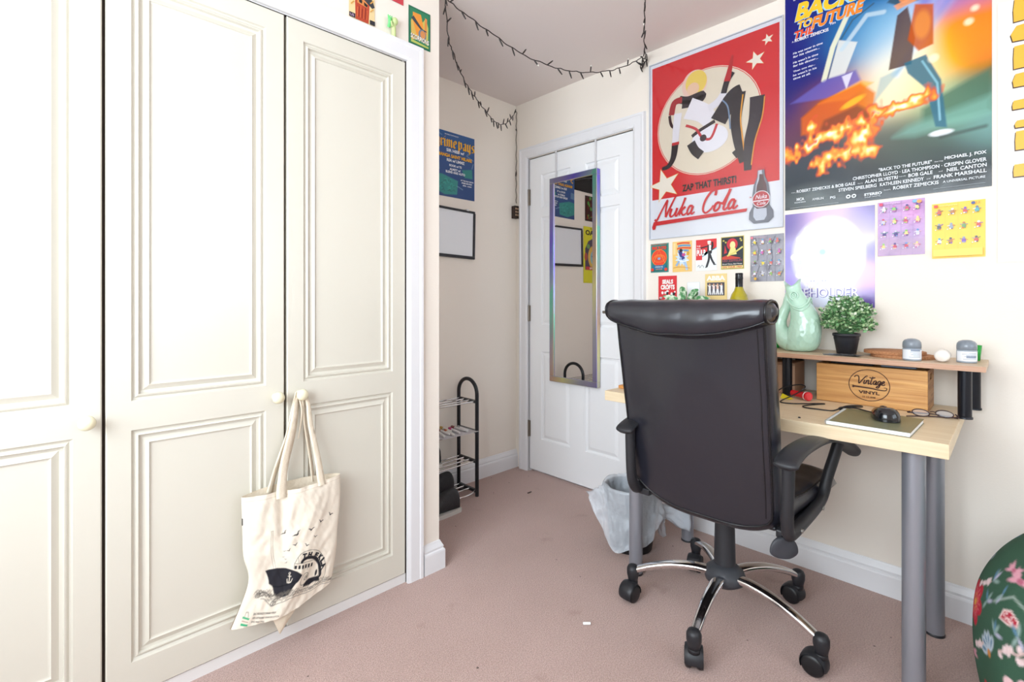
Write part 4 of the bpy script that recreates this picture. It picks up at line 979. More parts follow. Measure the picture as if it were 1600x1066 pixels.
shoe('shoe', (1.415, 2.14, .198), math.radians(-6), 0, 'black trainer on the third tier of the shoe rack', 'black trainers on the rack')
shoe('shoe', (1.49, 2.12, .037), math.radians(-4), 0, 'black trainer on the bottom tier of the shoe rack', 'black trainers on the rack')
shoe('shoe', (1.43, 2.0, .0), math.radians(-8), 0, 'black trainer with pale sole on the carpet before the shoe rack', 'black trainers on the rack')

# ------------------------------------------------------------------ tote bag on the wardrobe knob
cotton = vcmat('tote_cotton', .85, bump=.22, bscale=26, spec=.2)
cot = mat('cotton_plain', 'ecdfcb', .88, bump=.3, bscale=60, spec=.2, col2='e4d5be', vscale=20)
tb = thing('tote_bag', 'cream cotton tote bag printed with a boat and birds hanging from the wardrobe knob', 'bag', (.57, 1.58, .79))
TL = [(.428, .504), (.430, .40), (.432, .33), (.444, .25), (.398, .137)]      # hem corner points on the plane in front of the door (x, z)
TR = [(.728, .500), (.726, .41), (.716, .328), (.709, .25), (.692, .16)]
CL = catmull([(x, z, 0) for x, z in TL], 10); CR = catmull([(x, z, 0) for x, z in TR], 10)
def samp(P, s):
    f_ = max(0, min(.99999, s))*(len(P)-1); i = int(f_); return P[i].lerp(P[i+1], f_-i)
def fold(a, s):
    return (.010*math.sin(a*9+2.2+s*1.6)*math.sin(PI*min(1, a*1.02))*(.35+.65*s)+.0075*noise.noise(Vector((a*5+1, s*4, 2)))
            +.0032*noise.noise(Vector((a*12+s*5, s*7, 6)))+.0014*noise.noise(Vector((a*22-s*12, s*16, 8)))-.016*math.exp(-((a-.36+.28*s*0)/.05)**2)*max(0, 1-s*1.6))
def bagf(a, s, off=0.):
    l, r = samp(CL, s), samp(CR, s); x = l.x+(r.x-l.x)*a
    z = l.y+(r.y-l.y)*a-(.020*math.sin(PI*a)*s**3)-.007*math.sin(PI*a)*(1-s)
    edge = math.sin(PI*max(0, min(1, a)))**.4
    y = 1.575-.022*edge-.008*math.sin(PI*s)*edge-.012*s-fold(a, s)*edge
    return (x, y-off, z)
TP = Canvas(1, 1, 210, 250, 'efe4d3')     # s = 1 - y
TP.line([(0, .955), (1, .955)], .004, 'cbb89c', .7); TP.line([(0, .985), (1, .985)], .003, 'd6c5aa', .6)
def T(P): return [(a, 1-s) for a, s in P]
K_ = '2b2a30'
# hull of the boat, wheelhouse, arch (positions as fractions of the bag's width and height)
TP.poly(T([(.156, .666), (.273, .66), (.362, .677), (.474, .724), (.541, .766), (.50, .80), (.478, .806), (.426, .857), (.36, .862), (.285, .843), (.241, .791), (.197, .772)]), K_)
TP.line(T([(.241, .791), (.30, .80), (.40, .80), (.46, .79)]), .005, '121218')
for dx in (-.010, .010): TP.line(T([(.251+dx, .66), (.255+dx*.7, .285)]), .003, '8a8074')
TP.line(T([(.245, .285), (.265, .285)]), .003, '8a8074')
TP.line(T([(.398, .735), (.402, .78)]), .007, 'efe4d3'); TP.line(T([(.378, .765), (.385, .785), (.403, .79), (.42, .787), (.43, .77)]), .006, 'efe4d3'); TP.line(T([(.385, .745), (.415, .752)]), .005, 'efe4d3'); TP.ell(.397, 1-.726, .008, .007, 'efe4d3', ring=.004)
sm = lambda P: [(p.x, p.y) for p in catmull([(a, b_, 0) for a, b_ in P], 6)]
TP.line(T(sm([(.447, .644), (.505, .589), (.56, .574), (.63, .58), (.71, .613), (.775, .671), (.842, .781), (.869, .855), (.85, .90)])), .004, K_)
TP.line(T(sm([(.525, .655), (.56, .642), (.615, .648), (.70, .69), (.765, .767), (.80, .846)])), .030, K_); TP.line(T(sm([(.54, .668), (.61, .668), (.69, .712), (.74, .77), (.765, .84)])), .004, 'efe4d3')
TP.poly(T([(.432, .695), (.442, .655), (.684, .708), (.745, .76), (.775, .83), (.74, .85), (.696, .817), (.567, .779), (.496, .732)]), 'efe4d3'); TP.line(T([(.436, .69), (.445, .648), (.684, .700), (.748, .75), (.775, .84), (.74, .85)]), .004, K_)
for k in range(6):
    q = k/5; x_, y_ = .445+.205*q, .666+.048*q; TP.poly(T([(x_, y_), (x_+.024, y_+.005), (x_+.020, y_+.036), (x_-.005, y_+.031)]), K_)
TP.ell(.74, 1-.815, .014, .020, K_); TP.line(T([(.60, .75), (.60, .70)]), .002, '55524e'); TP.line(T([(.49, .65), (.49, .60)]), .003, '55524e')
TP.poly(T([(.575, .80), (.61, .83), (.654, .826), (.788, .846), (.81, .888), (.74, .868), (.677, .872), (.60, .86)]), K_); TP.ell(.585, 1-.805, .048, .036, 'efe4d3'); TP.ell(.585, 1-.805, .048, .036, '55524e', ring=.004); TP.ell(.60, 1-.80, .02, .014, '55524e', ring=.004); TP.ell(.605, 1-.80, .009, .006, K_)
rs_ = random.Random(4)
wv_ = sm([(.108, .819), (.189, .818), (.286, .861), (.386, .859), (.504, .855), (.703, .891), (.866, .904), (1.0, .97)])
for k, (a, s_) in enumerate(wv_):
    for q in range(3):
        b0 = s_+rs_.uniform(-.018, .02); a0 = a+rs_.uniform(-.01, .01); TP.line(T([(a0-.025, b0), (a0-.008, b0-.010), (a0+.012, b0+.004), (a0+.028, b0-.004)]), .002, '6d675f')
TP.line(T(wv_), .003, K_); TP.line(T([(a, b_+.03) for a, b_ in wv_[4:]]), .003, K_)
TP.ell(.12, 1-.825, .02, .012, K_, ring=.003); TP.ell(.30, 1-.885, .022, .012, K_, ring=.003); TP.ell(.30, 1-.885, .006, .006, K_)
for x, y, r, q in ((.374, .338, .034, -.7), (.492, .377, .048, -.55), (.646, .38, .040, .1), (.876, .323, .036, .5), (.757, .343, .036, .4), (.70, .471, .026, .3), (.479, .479, .030, -.1), (.601, .517, .030, .5), (.412, .514, .024, -.4), (.372, .516, .014, -.1), (.352, .567, .012, 0), (.367, .591, .012, .3), (.367, .622, .014, -.5)):
    c_, n_ = math.cos(q), math.sin(q); W_ = lambda u, v: (x+r*(u*c_-v*n_), y+r*(u*n_+v*c_))
    TP.poly(T([W_(-1, -.35), W_(-.35, -.25), W_(0, .05), W_(.5, -.3), W_(1, -.2), W_(.45, .0), W_(.25, .34), W_(-.1, .38), W_(-.35, .08)]), K_)
TP.poly(T([(.052, .919), (.122, .937), (.121, .948), (.055, .93)]), '2fae79'); TP.poly(T([(.057, .957), (.128, .979), (.131, .997), (.061, .974)]), '2fae79')
TP.line(T([(.07, .921), (.069, .900), (.09, .903), (.105, .928)]), .003, '3a3a3a'); TP.line(T([(.06, .944), (.12, .962)]), .004, '8a4a44')
bag_me = TP.mesh('tote_front', lambda a, y: bagf(a, 1-y), cotton)
fr_ = link('front_panel', bag_me, tb)
for (txt, x0, s0, x1, s1) in (('BAG MESSAGE CORNER WRAP', .142, .922, .358, .946), ('100% SUSTAINABLY SOURCED COTTON', .148, .946, .400, .980), ('BAG FREE TREE', .153, .970, .276, .996)):
    vs, fs = text_shape(txt, .0); B().add([bagf(x0+a*(x1-x0), s0+a*(s1-s0)-b_*.012, .0012) for a, b_ in vs], fs).build('lettering', ink('3a3a3c', .8), fr_)
LP = [(.563, .610), (.631, .624), (.715, .666), (.771, .709), (.804, .751), (.820, .792)]
for k, c_ in enumerate('THEKLA'):     # the curved name over the arch
    p0, p1 = LP[max(k-1, 0)], LP[min(k+1, 5)]; d_ = Vector(((p1[0]-p0[0])*.29, (p1[1]-p0[1])*.35)).normalized(); u_ = Vector((d_.y, -d_.x))
    vs, fs = text_shape(c_, .07)
    B().add([bagf(LP[k][0]+((a-.5)*.0155*d_.x+(b_-.5)*.0165*u_.x)/.29, LP[k][1]+((a-.5)*.0155*d_.y+(b_-.5)*.0165*u_.y)/.35, .0012) for a, b_ in vs], fs).build('lettering', ink(K_, .8), fr_)
bb = B()
def bagb(u, v):
    l, r = samp(CL, v), samp(CR, v); a = u; x = l.x+(r.x-l.x)*a
    z = l.y+(r.y-l.y)*a+.007*math.sin(PI*a)*(1-v)-(.052*math.exp(-((a-.42)/.30)**2)*v**3)
    return (x+.004*math.sin(PI*v), 1.575+.026*math.sin(PI*a)**.5*(1-.2*v)+.006*noise.noise(Vector((a*5, v*5, 1))), z)
bb.grid(bagb, 40, 40); bb.build('back_panel', cot, tb)
# the lower corner that hangs free
tip_ = (.531, 1.560, .062)
def corner(u, v):
    a0 = .36+.27*u; p = Vector(bagf(a0, .995)); p.y += .012; q = Vector((tip_[0]+.002*(u-.5), tip_[1], tip_[2])); r = p.lerp(q, v**.9); r.y -= .008*math.sin(PI*v)*math.sin(PI*u); return tuple(r)
bb = B().grid(corner, 14, 14); bb.grid(lambda u, v: (lambda p: (p[0], p[1]+.003, p[2]))(corner(u, v)), 14, 14, flip=True); bb.build('loose_corner', cot, tb)
bb = B(); q = bagf(.0, .17); bb.box(q[0]-.001, q[0]+.011, q[1]-.0045, q[1]-.0015, q[2]-.012, q[2]+.008); bb.build('side_label', ink('26272c', .7), tb)
def strap(P, wd, name='strap', tw=0.):
    Q = catmull(P, 8); bb = B(); n = len(Q); vs = []
    for i, p in enumerate(Q):
        k = i/(n-1); t = (Q[min(i+1, n-1)]-Q[max(i-1, 0)]).normalized(); w_ = wd(k); sd = Vector((-t.z, tw*.8, t.x)).normalized()
        for f_, g in ((-1, 0), (-.33, -.0015), (.33, .001), (1, 0)): vs.append(p+sd*w_*f_*.5+Vector((0, g*1.5, 0)))
        for f_, g in ((1, .0022), (-1, .0022)): vs.append(p+sd*w_*f_*.5+Vector((0, g, 0)))
    bb.add(vs, [(i*6+j, i*6+(j+1) % 6, (i+1)*6+(j+1) % 6, (i+1)*6+j) for i in range(n-1) for j in range(6)], 0, True)
    bb.build(name, cot, tb)
kx, kz = .609, .778
strap([(kx-.012, 1.606, kz+.004), (kx-.020, 1.592, kz-.03), (.575, 1.58, .68), (.548, 1.57, .58), (.535, 1.557, .505), (.533, 1.552, .478)], lambda k: .010+.020*min(1, k*1.2))
strap([(kx+.012, 1.604, kz+.004), (kx+.019, 1.59, kz-.03), (.632, 1.58, .68), (.648, 1.568, .58), (.655, 1.558, .515), (.657, 1.551, .485)], lambda k: .009+.014*min(1, k*1.3))
strap([(kx-.004, 1.604, kz+.012), (kx-.012, 1.599, kz-.03), (.584, 1.595, .66), (.560, 1.595, .56), (.552, 1.596, .49)], lambda k: .014+.012*k, tw=.6)
strap([(kx-.014, 1.601, kz+.008), (kx-.028, 1.594, kz-.04), (.565, 1.592, .66), (.530, 1.590, .56), (.510, 1.59, .49)], lambda k: .007+.012*k, tw=.3)
strap([(kx+.006, 1.603, kz+.01), (kx+.008, 1.60, kz-.03), (.622, 1.598, .68), (.640, 1.597, .56), (.648, 1.597, .49)], lambda k: .008+.008*k, tw=.5)
strap([(kx-.003, 1.600, kz-.01), (kx+.002, 1.594, kz-.05), (kx-.003, 1.594, kz-.10), (kx-.010, 1.596, kz-.14)], lambda k: .012*(1-k)+.002, 'strap_fold', .5)

# ------------------------------------------------------------------ floral pouffe
PC = Canvas(2*PI*.30, .62, 520, 180, '3d5d4a')     # unrolled cover: around, up
rs_ = random.Random(11); Wc, Hc = PC.w, PC.h
def wrapx(x): return x % Wc
def blossom(x, y, r, kind):
    if kind == 0:      # pink-white peony
        PC.flower(x, y, r, 7, 'efc9cb', 'c9788a', .3, .3); PC.flower(x+r*.1, y-r*.05, r*.66, 6, 'f3e6dc', 'd793a0', .8, .3); PC.ell(x, y, r*.14, r*.14, 'a9b7c9')
    elif kind == 1:    # blue-white fan flower
        for t in range(-2, 3): a = PI/2+t*.5+.7; PC.ell(x+r*.6*math.cos(a), y+r*.6*math.sin(a), r*.45, r*.25, 'c3cfd8', rot=a); PC.ell(x+r*.62*math.cos(a), y+r*.62*math.sin(a), r*.28, r*.1, '5d7f9c', rot=a)
        PC.ell(x, y, r*.2, r*.2, 'd08a4a')
    elif kind == 2:    # toadstool
        PC.poly([(x-r, y-r*.3), (x-r*.8, y+r*.5), (x, y+r*.8), (x+r*.9, y+r*.4), (x+r, y-r*.1), (x, y-r*.35)], 'f0d5d0'); PC.poly([(x-r*.85, y-r*.18), (x-r*.65, y+r*.4), (x, y+r*.65), (x+r*.75, y+r*.32), (x+r*.85, y-.0), (x, y-r*.2)], 'b3263c')
        for t in range(9): PC.ell(x+rs_.uniform(-.6, .6)*r, y+rs_.uniform(-.05, .4)*r, r*.09, r*.07, 'f4dcd8')
    elif kind == 3:    # lily
        for a in (.1, .5, 2.6, 3.0, 3.5): PC.ell(x+r*.55*math.cos(a), y+r*.4*math.sin(a), r*.55, r*.15, 'e3a3b2', rot=a)
        PC.ell(x, y, r*.3, r*.16, 'c06a80')
    elif kind == 4:    # berry twig
        P = [(x-r, y-r*.5), (x-r*.2, y), (x+r*.4, y+r*.1), (x+r, y+r*.6)]; PC.line(P, .005, 'd9b9b4')
        for t in range(9): u = rs_.random(); bx = x-r+2*r*u; by = y-r*.5+r*1.1*u+rs_.uniform(-.25, .25)*r; PC.ell(bx, by, .006, .0045, 'f1d9d9', rot=rs_.uniform(0, 3)); PC.line([(x-r+2*r*u, y-r*.5+r*1.05*u), (bx, by)], .002, 'e2c4c0')
    elif kind == 5:    # red bloom with yellow edge
        PC.flower(x, y, r, 6, 'c02d3f', 'e98f8c', 0, .3); PC.flower(x, y, r*.6, 6, 'd6495a', 'e9b64a', .5, .3)
    elif kind == 6:    # leaves
        for t in range(4): a = rs_.uniform(0, 6); PC.ell(x+r*.5*math.cos(a), y+r*.5*math.sin(a), r*.45, r*.16, ('8fa7a0', '5f86a0', 'b9b6cc')[t % 3], rot=a)
for k in range(70):
    blossom(rs_.uniform(.02, Wc-.02), rs_.uniform(.02, Hc-.05), rs_.uniform(.02, .034), 6)
for k in range(60):
    x, y = rs_.uniform(.04, Wc-.04), rs_.uniform(.03, Hc-.12)
    if .46 < x < .80: continue
    blossom(x, y, rs_.uniform(.025, .05), rs_.choice((0, 1, 2, 3, 4, 5, 4)))
PC.poly([(.47, 0), (.80, 0), (.80, .40), (.47, .40)], '3d5d4a')
PC.line([(.735, .02), (.725, .12), (.745, .2), (.728, .25), (.735, .33)], .013, '8f9b90'); PC.line([(.74, .2), (.79, .235)], .009, '8f9b90'); PC.line([(.728, .13), (.68, .155), (.665, .14)], .004, '8f9b90')
PC.line([(.60, .30), (.65, .335), (.70, .325), (.76, .29)], .005, '96a49a')
blossom(0.703, 0.147, 0.054, 0); blossom(0.610, 0.197, 0.039, 1); blossom(0.660, 0.290, 0.026, 2); blossom(0.643, 0.367, 0.037, 3); blossom(0.508, 0.257, 0.049, 5); blossom(0.678, 0.237, 0.032, 4); blossom(0.723, 0.247, 0.032, 4)
blossom(0.588, 0.097, 0.030, 5); blossom(0.573, 0.287, 0.024, 6); blossom(0.628, 0.247, 0.024, 6); blossom(0.688, 0.272, 0.024, 6); blossom(0.653, 0.072, 0.030, 4); blossom(0.738, 0.082, 0.032, 3); blossom(0.618, 0.322, 0.022, 6); blossom(0.708, 0.322, 0.022, 6); blossom(0.668, 0.042, 0.022, 1)
for x_, y_, r_k, k_ in ((.66, .415, .03, 6), (.60, .375, .028, 3), (.70, .43, .03, 1), (.56, .33, .026, 6), (.51, .15, .03, 3), (.53, .31, .022, 4), (.56, .19, .02, 4), (.55, .03, .024, 6)): blossom(x_, y_, r_k, k_)
floral = vcmat('floral_cotton', .8, bump=.1, bscale=300, spec=.2)
PX, PY = 1.80, -.235
pf_prof = catmull([(.235, .0, 0), (.282, .05, 0), (.302, .14, 0), (.305, .24, 0), (.292, .34, 0), (.25, .43, 0), (.18, .50, 0), (.09, .545, 0), (.001, .558, 0)], 10)
cum = [0]
for a, b_ in zip(pf_prof[:-1], pf_prof[1:]): cum.append(cum[-1]+(b_-a).length)
def pouf(x, y):
    th = x/Wc*2*PI; s_ = y/Hc*cum[-1]
    i = max(0, min(len(cum)-2, int(np.searchsorted(cum, s_))-1)); q = pf_prof[i].lerp(pf_prof[i+1], min(1, max(0, (s_-cum[i])/(cum[i+1]-cum[i]))))
    tt = min(th, 2*PI-1e-9) % (2*PI)
    wr = .006*noise.noise(Vector((math.cos(tt)*2.5, math.sin(tt)*2.5, q.y*3)))+.004*math.sin(tt*15+3*q.y)*max(0, 1-q.y/.3)
    r = q.x+wr*min(1, q.x/.1)
    return (PX+r*math.cos(tt), PY+r*math.sin(tt), q.y+.002)
o = link('floral_pouffe', PC.mesh('floral_pouffe', pouf, floral))
tag(o, 'dark green pouffe with flower and toadstool pattern on the carpet by the desk', 'pouffe')

# ------------------------------------------------------------------ string lights under the ceiling
wire = mat('light_wire', '2a211f', .6); bulbm = mat('bulb_dark', '2b2422', .4); bulbt = mat('bulb_clear', 'f0ede4', .15)
def string(pts, label, step, n_tw=1, seed=1):
    rs_ = random.Random(seed)
    P = catmull(pts, 10)
    t = thing('string_lights', label, 'string lights', tuple(P[0]))
    off = [p+Vector((.0022*math.sin(i*1.3), .0022*math.cos(i*1.3), .002*math.sin(i*.7))) for i, p in enumerate(P)]
    B().tube(off, .0022, 6).build('wire', wire, t)
    d = 0; nxt = step*.5; side = 1
    for i in range(len(P)-1):
        L_ = (P[i+1]-P[i]).length; d += L_
        if d >= nxt:
            nxt += step; side = -side; tg = (P[i+1]-P[i]).normalized()
            dv = (tg*rs_.uniform(.2, .8)+Vector((rs_.uniform(-.3, .3), rs_.uniform(-.3, .3), -.9 if side > 0 or rs_.random() < .35 else .75))).normalized()
            a = P[i]
            if a.z+dv.z*.04 > 2.345: dv.z = -abs(dv.z)
            bl = B().tube([a, a+dv*.010, a+dv*.027], [.0022, .0034, .0032], 7).build('bulb_holder', bulbm, t)
            B().tube([a+dv*.027, a+dv*.034, a+dv*.036], [.0026, .0026, .001], 7).build('bulb', bulbt if rs_.random() < .25 else bulbm, bl)
    return t
def on_line(P, Q, L_):
    return [(x, P[1]+(x-P[0])/(Q[0]-P[0])*(Q[1]-P[1]), z) for x, z in L_]
A0, A1 = (1.18, 1.60), (2.22, 2.235)
sA = [(0.0, 2.335), (.029, 2.175), (.075, 2.13), (.167, 2.08), (.26, 2.062), (.363, 2.057), (.515, 2.056), (.60, 2.064), (.70, 2.092), (.80, 2.145), (.90, 2.222), (.985, 2.30)]
string([(A0[0]+(A1[0]-A0[0])*s, A0[1]+(A1[1]-A0[1])*s, z) for s, z in sA], 'string of dark fairy lights drooping across the alcove to its corner', .052, seed=3)
string([(2.222, 2.238, 2.305), (2.225, 2.243, 2.20), (2.226, 2.244, 2.0), (2.224, 2.243, 1.85), (2.222, 2.24, 1.71)], 'dark fairy light lead running down the alcove corner to the socket box', .26, seed=5)
B0, B1 = (1.18, 1.60), (2.215, 1.31)
sB = [(0, 2.315), (.021, 2.295), (.106, 2.255), (.218, 2.209), (.337, 2.165), (.469, 2.147), (.56, 2.148), (.647, 2.16), (.74, 2.185), (.83, 2.22), (.927, 2.274), (.99, 2.322)]
string([(B0[0]+(B1[0]-B0[0])*s, B0[1]+(B1[1]-B0[1])*s, z) for s, z in sB], 'string of dark fairy lights swagged below the ceiling towards the red poster', .062, seed=8)
string([(2.218, 1.302, 2.325), (2.0, 1.18, 2.285), (1.75, 1.03, 2.262), (1.45, .857, 2.262), (1.15, .685, 2.29), (.95, .565, 2.335)], 'string of dark fairy lights running from the poster corner out over the room', .062, seed=12)
string([(2.21, 1.325, 2.33), (2.225, 1.30, 2.31), (2.205, 1.29, 2.295), (2.225, 1.335, 2.285), (2.21, 1.31, 2.27)], 'knot of dark fairy lights bunched at the wall above the door', .022, seed=15)

# small debris on the carpet
tag(B().tube([(1.30, .995, .006), (1.318, .978, .006)], .0045, 8).build('chalk_stub', mat('chalk_white', 'f2f0ee', .7)), 'tiny white stub lying on the carpet before the chair base', 'stub')
tag(B().box(1.965, 1.995, 1.888, 1.893, .001, .004).build('dark_thread', mat('debris_dark', '3c2a24', .8)), 'dark bit of thread on the carpet near the shoe rack', 'thread')

# ------------------------------------------------------------------ posters and cards on the walls
gloss_print = lambda n, r=.2, bp=.25, bs=4: vcmat(n, r, bump=bp, bscale=bs, coat=.0)
def canvas_on(P, cv, material, x0=0, y0=0): P.canvas = (cv, material, x0, y0)
# red drink advertisement in a clear sleeve
P = Print(.614, .878, 'e9ebef', rough=.22)
P.rect(.010, .602, .195, .862, 'd8262c')
P.ell(.287, .526, .2475, .2475, 'f3e3cb'); P.ell(.287, .526, .2445, .2445, 'd8262c'); P.ell(.287, .526, .2415, .2415, 'e9dcc4')
for x, y, r, q in ((.508, .735, .040, .25), (.556, .806, .024, .2), (.078, .262, .082, .25)):
    P.star(x, y, r*1.07, 'f0c060', PI/2+q); P.star(x, y, r, 'f3ead8', PI/2+q)
# abstract composition in place of the picture: pale, black and golden shapes
def taper(pts, w0, w1, col): P.stroke(pts, lambda k: w0+(w1-w0)*math.sin(PI*min(1, k*.9+.1))**.7, col)
P.ell(.232, .715, .062, .068, 'f0c9b8'); P.ell(.240, .722, .052, .056, 'efcf62'); P.ell(.225, .695, .03, .03, 'f0c7a6')
P.stroke([(.155, .665), (.20, .65), (.27, .655), (.245, .63), (.17, .635)], .036, '2a2026')
P.stroke([(.115, .60), (.13, .655), (.17, .66)], .030, 'a5262c'); P.stroke([(.105, .60), (.115, .55), (.15, .52)], .014, '3a1f24')
P.stroke([(.20, .61), (.27, .57), (.31, .52)], lambda k: .10*(1-.3*k), 'ece7ea'); P.stroke([(.15, .60), (.14, .52), (.135, .45)], lambda k: .04-.008*k, 'e8e4e8')
P.stroke([(.135, .455), (.125, .39), (.10, .352), (.065, .345)], lambda k: .036*(1-.55*k), '262228'); P.rect(.118, .155, .448, .462, 'c02a30')
P.ell(.305, .44, .085, .062, 'edebef', 30); P.stroke([(.22, .47), (.26, .49), (.33, .515)], .016, '2b2328'); P.stroke([(.19, .53), (.24, .50), (.27, .455), (.31, .44), (.34, .50)], .012, 'c5323a')
P.ell(.275, .45, .016, .016, '2b2328'); P.stroke([(.215, .44), (.235, .40), (.265, .37)], .042, '24262c')
P.stroke([(.30, .58), (.345, .60), (.375, .635)], .034, 'e4e0e4'); P.stroke([(.37, .63), (.385, .68), (.41, .715)], .026, '221e24'); P.stroke([(.385, .68), (.40, .74), (.41, .79)], lambda k: .03*(1-.7*k), 'b92228')
P.stroke([(.345, .51), (.41, .60), (.45, .62)], lambda k: .08-.02*k, '232026'); P.stroke([(.44, .615), (.425, .50), (.43, .41), (.455, .30)], lambda k: .055*(1-.45*k), '201d23')
P.stroke([(.455, .60), (.445, .50), (.452, .42), (.467, .30)], .006, 'e8a03a'); P.stroke([(.515, .575), (.505, .48), (.48, .38), (.475, .26)], lambda k: .062*(1-.5*k), '26202a'); P.stroke([(.545, .565), (.535, .48), (.505, .38), (.49, .28)], .005, 'e89a3a')
P.stroke([(.365, .60), (.39, .56), (.40, .46)], .006, '7a93b0'); P.stroke([(.42, .36), (.44, .33)], .03, '1d1b20')
P.text('ZAP THAT THIRST!', .172, .213, .255, .034, '1a1214', bold=.035)
SCR = 'd2232b'
NUKA = [[(-.45, -.05), (-.30, -.12), (-.12, .3), (.18, 1.0), (.24, 1.05)], [(.24, 1.05), (.22, .5), (.28, .02)], [(.28, .02), (.48, .55), (.72, 1.15), (.80, 1.2)],
        [(.62, .50), (.56, .15), (.66, .0), (.84, .12), (.98, .5)], [(.98, .5), (.93, .12), (1.0, .0), (1.1, .12)],
        [(1.10, .10), (1.30, .6), (1.42, 1.05)], [(1.42, 1.05), (1.26, .4), (1.20, .0)], [(1.52, .5), (1.30, .28), (1.42, .02), (1.60, .06), (1.66, .14)],
        [(1.98, .46), (1.80, .50), (1.68, .22), (1.76, .0), (1.90, .14), (2.0, .48)], [(2.0, .48), (1.94, .12), (2.02, .0), (2.16, .12)]]
COLA = [[(3.28, .90), (3.26, 1.2), (3.0, 1.16), (2.72, .7), (2.66, .2), (2.84, -.04), (3.10, .10), (3.26, .34)],
        [(3.54, .48), (3.38, .38), (3.34, .1), (3.46, .0), (3.62, .16), (3.62, .42), (3.52, .5)], [(3.62, .40), (3.72, .40), (3.82, .36)],
        [(3.80, .30), (3.98, .8), (4.10, 1.15)], [(4.10, 1.15), (3.94, .5), (3.88, .1), (3.98, 0), (4.10, .12)],
        [(4.46, .46), (4.28, .5), (4.14, .22), (4.22, .0), (4.38, .14), (4.48, .48)], [(4.48, .48), (4.42, .12), (4.50, .0), (4.68, .16)]]
script(P, NUKA, .062, .100, .079, SCR, lambda k: .0115-.005*k, .18); script(P, COLA, .062, .100, .079, SCR, lambda k: .0125-.005*k, .18)
P.poly([(.022, .084), (.474, .093), (.470, .079), (.034, .064), (.030, .046), (.016, .044), (.012, .058)], SCR)
# dark glass bottle with round red badge
def bottle(P, x, y, s, body, hi):
    L_ = [(-.030, 0), (-.050, .02), (-.048, .05), (-.034, .075), (-.036, .12), (-.030, .165), (-.016, .20), (-.013, .235), (.013, .235), (.016, .20), (.030, .165), (.036, .12), (.034, .075), (.048, .05), (.050, .02), (.030, 0)]
    P.poly([(x+a*s, y+b_*s) for a, b_ in L_], body); P.poly([(x+a*s*.55-.004, y+.012+b_*s*.93) for a, b_ in L_], hi)
bottle(P, .531, .022, 1.0, '6c6f7a', 'c3c8d2'); bottle(P, .533, .085, .62, '5a3238', '46262c')
P.rect(.517, .546, .250, .262, 'c8242c'); P.ell(.531, .125, .036, .036, 'e8dfe2'); P.ell(.531, .125, .033, .033, 'b92832'); P.rect(.50, .562, .116, .121, 'eee2e4'); P.text('Nuka', .531, .126, .046, .018, 'efe6e8', shear=.3, align='c'); P.text('Cola', .531, .100, .036, .014, 'efe6e8', shear=.3, align='c')
P.text('TM', .482, .135, .010, .006, SCR)
nk = P.build('red_drink_poster', 'red drink poster with cream circle and script lettering in a clear sleeve', 'poster', 'R', (1.284, 1.393))
slv = bpy.data.materials.new('clear_sleeve'); slv.use_nodes = True; nt = slv.node_tree; nt.nodes.clear(); o_ = nt.nodes.new('ShaderNodeOutputMaterial'); tr = nt.nodes.new('ShaderNodeBsdfTransparent'); gl = nt.nodes.new('ShaderNodeBsdfGlossy'); mx_ = nt.nodes.new('ShaderNodeMixShader')
gl.inputs['Roughness'].default_value = .12; mx_.inputs[0].default_value = .045; tr.inputs[0].default_value = (.97, .97, .98, 1)
nt.links.new(tr.outputs[0], mx_.inputs[1]); nt.links.new(gl.outputs[0], mx_.inputs[2]); nt.links.new(mx_.outputs[0], o_.inputs[0])
B().box(-.003, .617, -.003, .881, .009, .0095).build('clear_sleeve', slv, nk, world=False)
bb = B()
for x0, x1, y0, y1 in ((-.004, .0, -.004, .882), (.614, .618, -.004, .882), (0, .614, -.004, 0), (0, .614, .878, .882)): bb.box(x0, x1, y0, y1, 0, .010)
bb.build('sleeve_edge', mat('sleeve_edge', 'c6cad2', .3), nk, world=False)

# big film poster, its picture replaced by a plain burning-road landscape
W_, H_ = .615, .885
cv = Canvas(W_, H_, 246, 354, '1c3a6e')
cv.grad([(.05, .85, '1f2c74', .2), (.08, .55, '1d246c', .16), (.03, .42, '33306a', .1), (.22, .66, '2a78a8', .10), (.30, .62, 'a9cbe0', .09), (.31, .83, '1f4f80', .09), (.42, .86, '2c83c4', .1), (.53, .84, '3a78c8', .1), (.60, .80, '2f5fa8', .1), (.52, .72, '9a8fc4', .08), (.60, .65, 'b07fb0', .07), (.60, .56, 'e98f3a', .08), (.56, .48, 'f5a52c', .08), (.60, .47, 'f08a1e', .06), (.42, .40, 'f4e3b0', .09), (.36, .48, 'f2f0e8', .10), (.33, .38, 'fbf3d8', .08), (.22, .40, 'd07a34', .08), (.12, .40, 'a8623a', .07), (.02, .33, '6a3f4a', .08), (.14, .33, '4a3430', .07), (.60, .36, '3e4f44', .07), (.52, .30, '8fb8a0', .08), (.60, .22, '7a9c98', .08), (.42, .20, '55655a', .1), (.45, .13, '2a3438', .1), (.1, .13, '38424a', .12), (.3, .09, '2c3238', .1), (.1, .03, '20262c', .1), (.55, .04, '1c2226', .1), (.3, .22, '60605a', .08)])
for a0, a1, c_, al in ((.30, .36, 'e8f0f4', .5), (.44, .47, 'cfe6f4', .5), (.50, .515, 'e4e0f0', .4), (.53, .56, '5aa8e0', .45), (.575, .585, 'c9d6f0', .35)):
    cv.poly([(.36, .45), (.37, .44), (a1+.12, .885), (a0+.12, .885)], c_, al*.6, soft=.012)
cv.poly([(.615, .39), (.50, .34), (.44, .30), (.44, .24), (.615, .25)], '4c6a58', .85, soft=.01); cv.poly([(.615, .30), (.40, .25), (.36, .22), (.42, .21), (.615, .24)], '8db5aa', .55, soft=.014)
